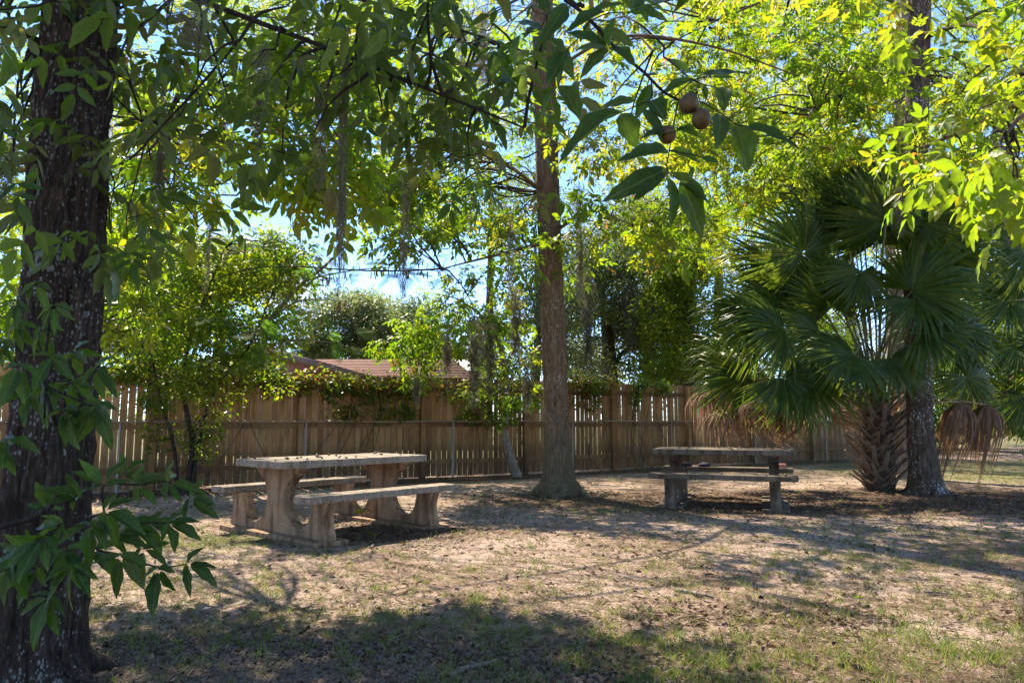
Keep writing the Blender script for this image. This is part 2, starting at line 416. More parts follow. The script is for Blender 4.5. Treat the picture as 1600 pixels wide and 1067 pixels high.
def ground_mat():
    m, N, L, B, O = mat_new('sandy ground')
    v = coords(N, L)
    n1 = noise_node(N, L, v, 0.55, 7, 0.62)
    c = ramp(N, L, n1.outputs['Fac'], [(0.30, (0.19, 0.132, 0.095)), (0.45, (0.32, 0.230, 0.178)), (0.60, (0.43, 0.33, 0.268)), (0.75, (0.34, 0.25, 0.185))])
    n2 = noise_node(N, L, v, 7, 9, 0.72)
    f = ramp(N, L, n2.outputs['Fac'], [(0.33, (0.50, 0.46, 0.42)), (0.5, (0.95, 0.95, 0.95)), (0.7, (1.18, 1.16, 1.14))])
    col = mixc(N, L, 1.0, c.outputs['Color'], f.outputs['Color'], 'MULTIPLY')
    n3 = noise_node(N, L, v, 55, 5, 0.75)
    f3 = ramp(N, L, n3.outputs['Fac'], [(0.36, (0.50, 0.46, 0.42)), (0.52, (1, 1, 1)), (0.72, (1.25, 1.22, 1.2))])
    col = mixc(N, L, 1.0, col, f3.outputs['Color'], 'MULTIPLY')
    a = N.new('ShaderNodeAttribute'); a.attribute_name = 'litter'
    la = N.new('ShaderNodeMath'); la.operation = 'MULTIPLY_ADD'
    L.new(n2.outputs['Fac'], la.inputs[0]); la.inputs[1].default_value = 0.9; L.new(a.outputs['Fac'], la.inputs[2])
    lr = ramp(N, L, la.outputs[0], [(0.60, (0, 0, 0)), (0.92, (0.92, 0.92, 0.92))])
    lc = ramp(N, L, n3.outputs['Fac'], [(0.35, (0.045, 0.028, 0.018)), (0.6, (0.12, 0.075, 0.048)), (0.75, (0.22, 0.15, 0.10))])
    col = mixc(N, L, lr.outputs['Color'], col, lc.outputs['Color'])
    g = N.new('ShaderNodeAttribute'); g.attribute_name = 'turf'
    ga = N.new('ShaderNodeMath'); ga.operation = 'MULTIPLY_ADD'
    L.new(n2.outputs['Fac'], ga.inputs[0]); ga.inputs[1].default_value = 0.9; L.new(g.outputs['Fac'], ga.inputs[2])
    gr = ramp(N, L, ga.outputs[0], [(0.75, (0, 0, 0)), (1.1, (0.75, 0.75, 0.75))])
    gc = ramp(N, L, n3.outputs['Fac'], [(0.35, (0.055, 0.065, 0.02)), (0.65, (0.15, 0.155, 0.05))])
    col = mixc(N, L, gr.outputs['Color'], col, gc.outputs['Color'])
    L.new(col, B.inputs['Base Color']); B.inputs['Roughness'].default_value = 0.95
    B.inputs['Specular IOR Level'].default_value = 0.1
    ba = N.new('ShaderNodeMath'); ba.operation = 'MULTIPLY_ADD'
    L.new(n3.outputs['Fac'], ba.inputs[0]); ba.inputs[1].default_value = 0.35; L.new(n2.outputs['Fac'], ba.inputs[2])
    bump(N, L, ba.outputs[0], 0.8, 0.05, B)
    return m
M['ground'] = ground_mat()
def plain_mat(name, a, b, scale=8, rough=0.7, metal=0.0, bd=0.002, spec=0.4):
    m, N, L, B, O = mat_new(name)
    n = noise_node(N, L, coords(N, L), scale, 6, 0.65)
    r = ramp(N, L, n.outputs['Fac'], [(0.3, a), (0.7, b)])
    L.new(r.outputs['Color'], B.inputs['Base Color'])
    B.inputs['Roughness'].default_value = rough; B.inputs['Metallic'].default_value = metal
    B.inputs['Specular IOR Level'].default_value = spec
    bump(N, L, n.outputs['Fac'], 0.5, bd, B)
    return m
M['stucco'] = plain_mat('salmon stucco', (0.40, 0.155, 0.105), (0.48, 0.20, 0.14), 3)
M['fascia'] = plain_mat('taupe fascia', (0.20, 0.13, 0.10), (0.27, 0.18, 0.14), 5)
M['eave'] = plain_mat('dark eave board', (0.035, 0.025, 0.02), (0.06, 0.045, 0.035), 5)
M['pale_roof'] = plain_mat('pale metal roof', (0.50, 0.50, 0.50), (0.62, 0.62, 0.62), 3, 0.5)
M['glass'] = plain_mat('dark window glass', (0.02, 0.025, 0.03), (0.03, 0.035, 0.04), 2, 0.08)
M['galv'] = plain_mat('dull galvanised steel', (0.20, 0.185, 0.165), (0.33, 0.31, 0.28), 25, 0.55, 0.5)
M['rust'] = plain_mat('rust stained wire', (0.17, 0.11, 0.065), (0.30, 0.215, 0.14), 20, 0.7, 0.2)
M['nut'] = plain_mat('hickory husk', (0.055, 0.032, 0.016), (0.16, 0.10, 0.045), 40, 0.6)
M['nut_green'] = plain_mat('ripening hickory nut', (0.040, 0.020, 0.006), (0.12, 0.070, 0.018), 32, 0.55, 0, 0.004)
M['husk'] = plain_mat('dry husk', (0.05, 0.034, 0.024), (0.16, 0.11, 0.08), 60, 0.75)
M['cloth_dark'] = plain_mat('dark cloth', (0.012, 0.012, 0.016), (0.03, 0.03, 0.04), 30, 0.8)
M['cloth_blue'] = plain_mat('navy cloth', (0.014, 0.014, 0.026), (0.035, 0.035, 0.06), 30, 0.8)
M['boot'] = plain_mat('palm leaf base', (0.085, 0.055, 0.036), (0.25, 0.175, 0.115), 14, 0.85, 0, 0.006)
M['palm_core'] = plain_mat('palm fibre', (0.028, 0.017, 0.010), (0.085, 0.052, 0.030), 30, 0.95, 0, 0.01)
M['petiole'] = plain_mat('palm petiole', (0.10, 0.11, 0.035), (0.19, 0.18, 0.065), 6, 0.45)
M['petiole_dead'] = plain_mat('dry petiole', (0.24, 0.14, 0.075), (0.36, 0.23, 0.13), 6, 0.6)
M['pod'] = plain_mat('dry seed pod', (0.16, 0.08, 0.04), (0.28, 0.16, 0.08), 20, 0.7)
def roof_mat():
    m, N, L, B, O = mat_new('brown shingle')
    oi = N.new('ShaderNodeObjectInfo')
    n = noise_node(N, L, coords(N, L), 6, 6)
    r = ramp(N, L, n.outputs['Fac'], [(0.3, (0.135, 0.075, 0.060)), (0.7, (0.20, 0.115, 0.092))])
    o = ramp(N, L, oi.outputs['Random'], [(0, (0.85,) * 3), (1, (1.12,) * 3)])
    L.new(mixc(N, L, 1.0, r.outputs['Color'], o.outputs['Color'], 'MULTIPLY'), B.inputs['Base Color'])
    B.inputs['Roughness'].default_value = 0.95; B.inputs['Specular IOR Level'].default_value = 0.1
    return m
M['shingle'] = roof_mat()

# ------------------------------------------------------------------ leaves
def leaf_template(rows, fold=0.18, droop=0.12, wmax=0.5, serr=0.0):
    """lanceolate leaflet, base at origin, length 1 along +Y, width 1 across X"""
    V, UV, F = [], [], []
    prev = None
    for i, t in enumerate(rows):
        hw = 0.5 * (math.sin(PI * t ** 0.82)) ** 0.85 * (1 - 0.25 * t) * 1.12 if 0 < t < 1 else 0
        z = -droop * t * t
        if hw == 0:
            cur = [len(V)]; V.append((0, t, z)); UV.append((0, t))
        else:
            cur = [len(V), len(V) + 1, len(V) + 2]
            V += [(-hw, t, z + fold * hw), (0, t, z), (hw, t, z + fold * hw)]
            UV += [(-hw, t), (0, t), (hw, t)]
        if prev is not None:
            if len(prev) == 1 and len(cur) == 3:
                F += [(prev[0], cur[1], cur[0]), (prev[0], cur[2], cur[1])]
            elif len(prev) == 3 and len(cur) == 3:
                F += [(prev[0], prev[1], cur[1]), (prev[0], cur[1], cur[0]), (prev[1], prev[2], cur[2]), (prev[1], cur[2], cur[1])]
            else:
                F += [(prev[0], prev[1], cur[0]), (prev[1], prev[2], cur[0])]
        prev = cur
    return np.array(V, float), np.array(F, int), np.array(UV, float)
HI = leaf_template([0, .05, .13, .22, .32, .42, .52, .62, .72, .81, .89, .95, 1], 0.22, 0.16)
MID = leaf_template([0, .3, .66, 1], 0.25, 0.15)
LO_V = np.array([[0, 0, 0], [-.5, .45, .06], [0, 1, -.12], [.5, .45, .06]], float)
LO_F = np.array([[0, 2, 1], [0, 3, 2]])
LO = (LO_V, LO_F, LO_V[:, :2])

def frames(y, n):
    y = nrm(y); x = nrm(np.cross(y, n)); z = np.cross(x, y)
    return np.stack([x, y, z], -1)              # columns
def leaves_mesh(tpl, pos, R, length, width, tint):
    V, F, UV = tpl
    n, k = len(pos), len(V)
    loc = V[None] * np.stack([width, length, length * 0.5], -1)[:, None, :]
    W = np.einsum('nij,nkj->nki', R, loc) + pos[:, None, :]
    FF = F[None] + (np.arange(n) * k)[:, None, None]
    return W.reshape(-1, 3), FF.reshape(-1, F.shape[1]), np.repeat(tint, k), np.tile(UV, (n, 1))
def comp_leaves(pos, d, n, L, kind=5, rng=RNG, ratio=0.40):
    """compound leaves: returns leaflet base positions, frames, lengths, widths; kind = number of leaflets"""
    d = nrm(d); x = nrm(np.cross(d, n)); z = np.cross(x, d)
    Ps, Ys, Ns, Ls = [], [], [], []
    pairs = (kind - 1) // 2
    for p in range(pairs):
        t = 0.30 + 0.62 * (p + 0.5) / pairs
        for s in (-1, 1):
            ang = math.radians(62 - 14 * p / max(1, pairs - 1) if pairs > 1 else 58)
            a = ang + rng.normal(0, .14, len(pos))
            Ps.append(pos + d * (L * t)[:, None])
            Ys.append(d * np.cos(a)[:, None] + s * x * np.sin(a)[:, None] - z * (0.25 + rng.normal(0, .22, len(pos)))[:, None])
            Ns.append(z + s * x * 0.25 + rng.normal(0, .22, (len(pos), 3)))
            Ls.append(L * (0.50 + 0.16 * p / max(1, pairs)) * rng.uniform(.85, 1.15, len(pos)))
    Ps.append(pos + d * L[:, None] * 0.95)
    Ys.append(d - z * (0.25 + rng.normal(0, .2, len(pos)))[:, None])
    Ns.append(z + rng.normal(0, .22, (len(pos), 3)))
    Ls.append(L * 0.68 * rng.uniform(.85, 1.15, len(pos)))
    P = np.concatenate(Ps); Y = np.concatenate(Ys); Nn = np.concatenate(Ns); Ln = np.concatenate(Ls)
    return P, frames(Y, Nn), Ln, Ln * ratio * rng.uniform(.85, 1.15, len(Ln))

def clump_points(c, r, n, rng=RNG, flat=0.55, hang=0.5):
    """base points, directions, normals for n leaves of one spray of foliage"""
    q = rng.normal(0, 1, (n, 3)); q = nrm(q) * (rng.uniform(0.05, 1, n) ** 0.42)[:, None]
    q[:, 2] *= flat
    # break the ball: a few lumps and bites
    k = rng.normal(0, 1, (3, 3))
    for b in k:
        b /= np.linalg.norm(b)
        m = (q @ b) > 0.55
        q[m] *= rng.uniform(.45, 1.35)
    pos = np.asarray(c)[None] + q * r
    d = nrm(q * np.array([1, 1, .5])) * 0.9 + rng.normal(0, .45, (n, 3)) + np.array([0, 0, -hang])
    nn = np.array([0, 0, 1.0]) + rng.normal(0, .45, (n, 3))
    return pos, d, nn

class Crown:
    """collects leaflets and twigs of one tree; build() makes single leaf parts of the nearest and one foliage part of the rest"""
    def __init__(s, seed):
        s.rng = np.random.default_rng(seed); s.P, s.R, s.L, s.W, s.T = [], [], [], [], []; s.tw = Geo()
    def leaflets(s, P, R, L, W, T):
        s.P.append(P); s.R.append(R); s.L.append(L); s.W.append(W); s.T.append(T)
    def clump(s, c, r, n, L, kind=5, ratio=0.40, flat=0.55, hang=0.5, tint=(0, 1), src=None, br=0.012, twigs=6):
        rng = s.rng
        pos, d, nn = clump_points(c, r, n, rng, flat, hang)
        base = rng.uniform(*tint)
        if kind == 1:
            Ln = L * rng.uniform(.7, 1.3, n)
            s.leaflets(pos, frames(d, nn), Ln, Ln * ratio * rng.uniform(.85, 1.2, n), np.clip(base + rng.normal(0, .18, n), 0, tint[1] * .97))
        else:
            Lc = L * rng.uniform(.7, 1.25, n)
            P, R, Ln, W = comp_leaves(pos, d, nn, Lc, kind, rng, ratio)
            t = np.clip(base + rng.normal(0, .14, n), 0, .92)
            t[rng.random(n) < 0.012] = 1.0
            s.leaflets(P, R, Ln, W, np.tile(t, len(P) // n))
        for i in range(min(twigs, n)):
            a = np.asarray(c); b = pos[i]
            m = (a + b) / 2 + rng.normal(0, .06 * r, 3)
            s.tw.add(*tube([a, m, b], [br * .6, br * .45, br * .25], 4))
        if src is not None:
            a = np.asarray(src); b = np.asarray(c)
            ln = np.linalg.norm(b - a)
            k = max(4, int(ln / .35))
            pts = []
            o1, o2 = rng.normal(0, .10, 3), rng.normal(0, .10, 3)
            for i in range(k + 1):
                t = i / k
                p = a * (1 - t) + b * t + (o1 * math.sin(PI * t) + o2 * math.sin(2 * PI * t)) * ln * .5
                p[2] += 0.12 * ln * math.sin(PI * t)
                pts.append(p)
            s.tw.add(*tube(pts, np.linspace(br * 2.2, br * .7, k + 1), 5))
    def build(s, root, tpl, mat, near=0, near_tpl=None, near_mat=None, twig_mat='twig'):
        P = np.concatenate(s.P); R = np.concatenate(s.R); L = np.concatenate(s.L); W = np.concatenate(s.W); T = np.concatenate(s.T)
        o = np.array(root.location)
        if s.tw.n:
            V = np.concatenate(s.tw.V) - o
            tag(obj_np('branch', V, np.concatenate(s.tw.Q), M[twig_mat], root, smooth=True), kind='stuff')
        rest = np.ones(len(P), bool)
        if near:
            c = P + R[:, :, 1] * L[:, None] * .5
            x, y = to_px(c)
            d = c[:, 1]
            vis = (x > -20) & (x < 1620) & (y > -15) & (y < 1080) & (d > .3)
            size = np.where(vis, L / np.maximum(d, .3), 0)
            idx = np.argsort(-size)[:near]
            idx = idx[size[idx] > 0]
            rest[idx] = False
            single_leaves(root, P[idx] - o, R[idx], L[idx], W[idx], T[idx], near_tpl or HI, near_mat)
        if rest.any():
            V, F, t, uv = leaves_mesh(tpl, P[rest] - o, R[rest], L[rest], W[rest], T[rest])
            tag(obj_np('foliage', V, F, M[mat], root, {'tint': t}, uv if mat in ('leaf_near', 'leaf_sun_tone') else None), kind='stuff')
LEAF_MESH = {}
def single_leaves(root, P, R, L, W, T, tpl, mat):
    key = (id(tpl), mat)
    if key not in LEAF_MESH:
        ms = []
        lr_ = random.Random(17)
        for i in range(10):
            t = (i + .5) / 10
            for v in range(4):
                V, F, UV = tpl
                V = V.copy(); y = V[:, 1].copy()
                V[:, 0] *= 1 + .10 * np.sin(y * 47 + v) * (np.abs(V[:, 0]) > 0)
                V[:, 0] += lr_.uniform(-.14, .14) * y ** 2
                V[:, 2] -= lr_.uniform(-.12, .30) * y ** 2
                V[:, 2] += lr_.uniform(-.5, .5) * V[:, 0] * y + lr_.uniform(-.4, .9) * V[:, 0] ** 2
                V[:, 2] += .03 * np.sin(y * 17 + v * 2) * np.sign(V[:, 0])
                ms.append(mesh_np('leaf', V, F, M[mat], {'tint': np.full(len(V), t)}, UV, True))
        LEAF_MESH[key] = ms
    ms = LEAF_MESH[key]
    for i in range(len(P)):
        o = bpy.data.objects.new('leaf', ms[int(min(.999, T[i]) * 10) * 4 + (i & 3)])
        Mx = Matrix.Identity(4)
        sc = (W[i], L[i], L[i] * .5)
        for a in range(3):
            for b in range(3):
                Mx[a][b] = R[i][a][b] * sc[b]
            Mx[a][3] = P[i][a]
        o.parent = root
        o.matrix_local = Mx
        COL.objects.link(o)

# where the photograph shows sunlit ground; crowns are thinned where their shade would fall there
LIT = [[(150,930),(180,860),(290,800),(480,872),(720,815),(900,872),(1090,885),(1280,965),(1600,905),(1700,905),(1700,1100),(1180,1100),(1120,960),(960,925),(790,890),(720,960),(560,960),(420,935)],
       [(640,738),(1010,738),(1010,768),(900,772),(840,765),(720,775),(640,775)],
       [(1470,705),(1700,700),(1700,790),(1560,770),(1470,742)],
       [(880,835),(1000,835),(1000,850),(880,850)], [(1080,825),(1180,825),(1180,845),(1080,845)],
       [(330,690),(720,690),(730,800),(690,815),(500,850),(300,800)], [(0,730),(300,730),(280,800),(0,820)]]
def lit_prob(c, lo=0.10, rad=0.0):
    if rad:
        return min(lit_prob((c[0] + a, c[1] + b, c[2]), lo) for a, b in ((0, 0), (rad, 0), (-rad, 0), (0, rad), (0, -rad)))
    k = c[2] / SUN_DIR.z
    gx, gy = c[0] - SUN_DIR.x * k, c[1] - SUN_DIR.y * k
    if gy < 1.0: return 1.0
    x, y = to_px((gx, gy, 0))
    for p in LIT:
        if in_poly(x[0], y[0], p): return lo
    if 2.7 < gy < 5.2 and mnoise.noise(Vector((gx * 1.25, gy * 1.5, 3.3))) > .10: return lo
    return 1.0
HOLES = [[(345,320),(430,300),(455,380),(430,400),(360,395)],
         [(440,395),(560,430),(600,408),(690,370),(800,378),(800,450),(740,470),(700,478),(640,470),(560,470),(470,430)]]
def fill(crown, boxes, rnd, limbs, keep_holes=True, lo=0.10, **kw):
    """boxes: (x0,y0,x1,y1,Ymin,Ymax,count,radius,leaves,leaf length)"""
    for (x0, y0, x1, y1, Ya, Yb, cnt, r, n, L) in boxes:
        made = tries = 0
        while made < cnt and tries < cnt * 30:
            tries += 1
            x, y = rnd.uniform(x0, x1), rnd.uniform(y0, y1)
            if keep_holes and any(in_poly(x, y, h) for h in HOLES): continue
            c = at(x, y, rnd.uniform(Ya, Yb))
            if lo < .1:
                for q in range(26):
                    if lit_prob(c, lo, r * .75) == 1: break
                    c = at(x, y, rnd.uniform(Ya * .9, Yb * 1.9))
            if c.z < 0.6: continue
            if rnd.random() > lit_prob(c, lo, r * .75 if lo < .3 else 0): continue
            src = min(limbs, key=lambda p: (Vector(p) - c).length + (3 if p[2] > c.z + 2.5 else 0)) if limbs else None
            crown.clump(c, r * rnd.uniform(.75, 1.25), n, L, src=src, **kw)
            made += 1

# ------------------------------------------------------------------ GROUND
def litter_at(x, y):
    v = 0.0
    def blob(cx, cy, rx, ry, a):
        return a * math.exp(-(((x - cx) / rx) ** 2 + ((y - cy) / ry) ** 2))
    ct = Vector((.72, 11.4)); 
    v += blob(.72, 11.0, 1.6, 1.0, .55)
    v += blob(6.0, 10.6, 4.2, 1.7, .75)
    v += blob(3.0, 9.9, 1.5, .9, .6)
    v += blob(-1.3, 7.5, 1.0, .7, .65)
    v += blob(-1.3, 3.0, 1.5, .75, .75)
    v += blob(9.5, 9.5, 3.0, 1.6, .4)
    # strip along the fence
    fx, fy = x + 4.15, y - 13.2
    s = fx * .859 + fy * .511
    t = -(fx * .511) + fy * .859
    if -7 < s < 19 and t < .3: v += .7 * math.exp(-((t + .55) / .65) ** 2)
    return min(v, .85)
def turf_at(x, y):
    def blob(cx, cy, rx, ry, a):
        return a * math.exp(-(((x - cx) / rx) ** 2 + ((y - cy) / ry) ** 2))
    v = blob(-3.0, 7.1, .9, .55, .85) + blob(3.0, 6.2, 1.6, .55, .35) + blob(.75, 3.6, .8, .5, .22)
    v += blob(12.5, 17, 6, 5, .95) + blob(.9, 9.3, 1.2, .5, .3) + blob(4.6, 7.7, 2.0, .5, .35) + blob(1.6, 9.7, 1.0, .5, .3)
    if y > 18 + x * .55: v += .6
    return min(v, .9)
def hgt(x, y):
    d = math.hypot(x, y)
    if d > 45: return 0.0
    k = max(0, 1 - d / 45)
    a = 0.022 * mnoise.noise(Vector((x * .5, y * .5, 1.3))) + 0.010 * mnoise.noise(Vector((x * 2.1, y * 2.1, 7.7)))
    if d < 9: a += 0.006 * mnoise.noise(Vector((x * 8, y * 8, 3.1)))
    return a * min(1, k * 2)
def make_ground():
    g1 = np.concatenate([-np.geomspace(9, 400, 26)[::-1], np.linspace(-8.9, 8.9, 300), np.geomspace(9, 400, 26)])
    g2 = np.concatenate([-np.geomspace(1, 200, 14)[::-1], np.linspace(-.9, 2.2, 16), np.linspace(2.25, 9, 230), np.linspace(9.06, 20, 110), np.geomspace(20.3, 600, 36)])
    nx, ny = len(g1), len(g2)
    V = np.zeros((ny, nx, 3)); lt = np.zeros((ny, nx)); tf = np.zeros((ny, nx))
    for j, y in enumerate(g2):
        for i, x in enumerate(g1):
            V[j, i] = (x, y, hgt(x, y))
            if abs(x) < 30 and -2 < y < 45:
                lt[j, i] = litter_at(x, y); tf[j, i] = turf_at(x, y)
            elif y > 10: tf[j, i] = .6
    idx = np.arange(nx * ny).reshape(ny, nx)
    Q = np.stack([idx[:-1, :-1], idx[:-1, 1:], idx[1:, 1:], idx[1:, :-1]], -1).reshape(-1, 4)
    o = obj_np('ground', V.reshape(-1, 3), Q, M['ground'], None, {'litter': lt.ravel(), 'turf': tf.ravel()}, None, True)
    tag(o, 'sandy park ground with sparse grass and patches of brown litter', 'ground', kind='structure')
make_ground()

# ------------------------------------------------------------------ HOUSE behind the fence
def make_house():
    Y = 26.0
    root = empty('house', (0, 0, 0))
    tag(root, 'salmon house with brown shingle roof showing over the fence', 'house')
    ridge = at(405, 538, Y); rend = at(566, 584, Y)
    half = rend.x - ridge.x
    zl = rend.z
    x0, x1 = ridge.x - half, rend.x
    zr = ridge.z
    g = Geo()
    # gable front wall (thick)
    xa, xb = x0 + .35, x1 - .35
    zk = zl + .02
    zt = zr - .30
    for yy0, yy1 in ((Y + .25, Y + .5),):
        V = np.array([[xa, yy0, 0], [xb, yy0, 0], [xb, yy0, zk], [(xa + xb) / 2, yy0, zt], [xa, yy0, zk],
                      [xa, yy1, 0], [xb, yy1, 0], [xb, yy1, zk], [(xa + xb) / 2, yy1, zt], [xa, yy1, zk]])
        g.add(V, [[0, 1, 2, 4], [4, 2, 3, 3], [5, 9, 7, 6], [9, 8, 7, 7], [1, 6, 7, 2], [0, 4, 9, 5], [2, 7, 8, 3], [4, 3, 8, 9]])
    V, Q = np.concatenate(g.V), g.Q
    me = bpy.data.meshes.new('wall')
    me.from_pydata([tuple(v) for v in V], [], [(0,1,2,3,4), (9,8,7,6,5), (1,6,7,2), (2,7,8,3), (3,8,9,4), (4,9,5,0)])
    me.materials.append(M['stucco'])
    link(bpy.data.objects.new('wall', me), root)
    g = Geo()
    g.add(box_v(xb - .3, 7.6 - 9.2, Y + 4.2, Y + 4.45, 0, zl - .12), BOXQ)
    g.add(box_v(xa, xa + .25, Y + .5, Y + 9, 0, zl - .12), BOXQ)
    g.add(box_v(xa, -1.6, Y + 9, Y + 9.25, 0, zl - .12), BOXQ)
    g.add(box_v(-1.85, -1.6, Y + 4.45, Y + 9, 0, zl - .12), BOXQ)
    g.build('wall', M['stucco'], root)
    # horizontal dark eave board across the gable
    g = Geo(); g.add(box_v(xa - .1, xb + .1, Y + .12, Y + .25, zl - .18, zl + .06), BOXQ)
    g.build('eave_board', M['eave'], root)
    # rake boards
    for s, xe in ((-1, x0), (1, x1)):
        dirv = Vector((xe - ridge.x, 0, zl - zr)); L = dirv.length; dirv.normalize()
        up = Vector((-dirv.z, 0, dirv.x)) * (1 if s > 0 else -1)
        a, b = Vector((ridge.x, 0, zr)), Vector((xe, 0, zl))
        V = []
        for y in (Y - .05, Y + .10):
            for p, k in ((a, 0), (b, 0), (b, -.26), (a, -.26)):
                q = p + up * k; V.append((q.x, y, q.z))
        V = np.array(V)
        g = Geo(); g.add(V, [[0,1,2,3],[7,6,5,4],[0,4,5,1],[1,5,6,2],[2,6,7,3],[3,7,4,0]]); g.build('rake_board', M['fascia'], root)
    # roofs: sheets of shingle courses, each course a part
    def slope(p0, p1, q0, q1, n, thick=.012):
        """eave line p0-p1, ridge line q0-q1: n shingle courses"""
        for i in range(n):
            t0, t1 = i / n, (i + 1.12) / n
            a, b = p0.lerp(q0, t0), p1.lerp(q1, t0)
            c, d = p1.lerp(q1, min(t1, 1)), p0.lerp(q0, min(t1, 1))
            nn = (b - a).cross(d - a).normalized()
            if nn.z < 0: nn = -nn
            lift0, lift1 = nn * (thick + .012), nn * .012
            V = [a, b, c, d, a + lift0, b + lift0, c + lift1, d + lift1]
            o = obj_np('shingle_course', np.array([tuple(v) for v in V]), BOXQ, M['shingle'], roof)
    g = Geo()
    yb = Y + 5.0
    V = np.array([[x0, Y, zl - .02], [ridge.x, Y, zr - .02], [x1, Y, zl - .02], [x0, yb, zl - .02], [ridge.x, yb, zr - .02], [x1, yb, zl - .02]])
    R2 = at(480, 553, Y + 6.5); R3 = at(708, 562, Y + 6.5)
    ez = zl - .1
    e0, e1 = Vector((xa - .2, Y + 3.7, ez)), Vector((at(752, 590, Y + 3.7).x, Y + 3.7, ez))
    k0, k1 = Vector((xa - .2, Y + 9.4, ez)), Vector((e1.x, Y + 9.4, ez))
    r0 = Vector((ridge.x, Y + 6.5, R3.z)); r1 = Vector((R3.x, Y + 6.5, R3.z))
    V2 = np.array([tuple(e0), tuple(e1), tuple(r1), tuple(r0), tuple(k0), tuple(k1)])
    g.add(V, [[0, 1, 4, 3], [1, 2, 5, 4]])
    g.add(V2, [[0, 1, 2, 3], [3, 2, 5, 4]])
    roof = g.build('roof', M['shingle'], root)
    slope(Vector((x1, Y - .05, zl)), Vector((x1, yb, zl)), Vector((ridge.x, Y - .05, zr)), Vector((ridge.x, yb, zr)), 9)
    slope(Vector((x0, yb, zl)), Vector((x0, Y - .05, zl)), Vector((ridge.x, yb, zr)), Vector((ridge.x, Y - .05, zr)), 9)
    slope(e0, e1, r0, r1, 14)
    slope(e1, k1, r1, r1 + Vector((0, .05, 0)), 10)
    g = Geo(); g.add(box_v(e0.x, e1.x, e0.y - .04, e0.y, ez - .18, ez - .004), BOXQ); g.build('fascia', M['fascia'], root)
    g = Geo(); g.add(box_v(-4.6, -3.4, Y + 4.17, Y + 4.2, .9, 2.1), BOXQ); wn_ = g.build('window', M['fascia'], root)
    g = Geo(); g.add(box_v(-4.52, -3.48, Y + 4.15, Y + 4.167, .98, 2.02), BOXQ); g.build('pane', M['glass'], wn_)
    # far pale roofed shed to the right of the house
    sh = empty('shed', at(722, 575, 34)); sh.location.z = 0
    tag(sh, 'small pale roofed shed just right of the brown roof', 'shed')
    z0 = at(722, 580, 34).z; z1 = at(722, 562, 34).z
    g = Geo(); g.add(box_v(-.9, .9, -1, 1, 0, z0 - .05), BOXQ); g.build('wall', M['fascia'], sh)
    me = bpy.data.meshes.new('roof')
    me.from_pydata([(-1.2,-1.2,z0-.05),(1.2,-1.2,z0-.05),(1.2,1.2,z0-.05),(-1.2,1.2,z0-.05),(-.3,0,z1),(.3,0,z1)], [], [(0,1,5,4),(1,2,5),(2,3,4,5),(3,0,4),(3,2,1,0)])
    me.materials.append(M['pale_roof']); link(bpy.data.objects.new('roof', me), sh)
make_house()

# ------------------------------------------------------------------ FENCES
F0 = Vector((-4.15, 13.2, 0)); FU = Vector((.859, .511, 0)).normalized(); FN = Vector((FU.y, -FU.x, 0))   # FN towards the camera
FANG = math.atan2(FU.y, FU.x)
def s_at(x):
    r = (x - 800) / F_PX
    return (r * F0.y - F0.x) / (FU.x - r * FU.y)
def make_wood_fence():
    s0, s1 = -6.2, 17.6
    base = F0 + FU * s0
    root = empty('wood_fence', base, FANG)
    tag(root, 'weathered brown wooden picket fence running behind the tables', 'fence')
    rnd = random.Random(3)
    meshes = []
    for k in range(5):
        wv, hv = .108, 2.02
        c = .028
        o = [(-wv/2, 0), (wv/2, 0), (wv/2, hv - c), (wv/2 - c, hv), (-wv/2 + c, hv), (-wv/2, hv - c)]
        V = [(x, -.006, z) for x, z in o] + [(x, .006, z) for x, z in o]
        # slight warp
        b = rnd.uniform(-.006, .006)
        V = [(x + b * math.sin(z * 1.5), y + rnd.uniform(-.001, .001) + b * .6 * z, z) for x, y, z in V]
        Fc = [(0,1,2,3,4,5), (11,10,9,8,7,6)] + [(i, i + 6, (i + 1) % 6 + 6, (i + 1) % 6) for i in range(6)]
        me = bpy.data.meshes.new('picket'); me.from_pydata(V, [], [tuple(reversed(f)) for f in Fc]); me.materials.append(M['cedar'])
        meshes.append(me)
    x = 0.0
    while x < s1 - s0:
        o = bpy.data.objects.new('picket', meshes[rnd.randrange(5)])
        o.location = (x, rnd.uniform(-.002, .002), .03 + rnd.uniform(-.009, .009))
        o.rotation_euler = (0, rnd.uniform(-.006, .006), rnd.uniform(-.02, .02))
        link(o, root)
        x += .108 + rnd.choice([.010, .012, .014, .016, .018])
    bay = 2.44
    nb = int((s1 - s0) / bay) + 1
    post = bpy.data.meshes.new('post')
    pv = box_v(-.048, .048, -.15, -.054, -.25, 2.0)
    post.from_pydata([tuple(v) for v in pv], [], [tuple(q) for q in BOXQ]); post.materials.append(M['cedar'])
    rail = bpy.data.meshes.new('rail')
    rv = box_v(.003, bay - .003, -.050, -.012, -.045, .045)
    rail.from_pydata([tuple(v) for v in rv], [], [tuple(q) for q in BOXQ]); rail.materials.append(M['cedar'])
    off = 1.55 - 0.0
    for i in range(nb + 1):
        px = off + (i - 1) * bay
        if px < -.1 or px > s1 - s0: continue
        o = bpy.data.objects.new('post', post); o.location = (px, 0, 0); link(o, root)
        for z in (.34, 1.07, 1.80):
            r = bpy.data.objects.new('rail', rail); r.location = (px, 0, z + rnd.uniform(-.012, .012)); link(r, root)
make_wood_fence()
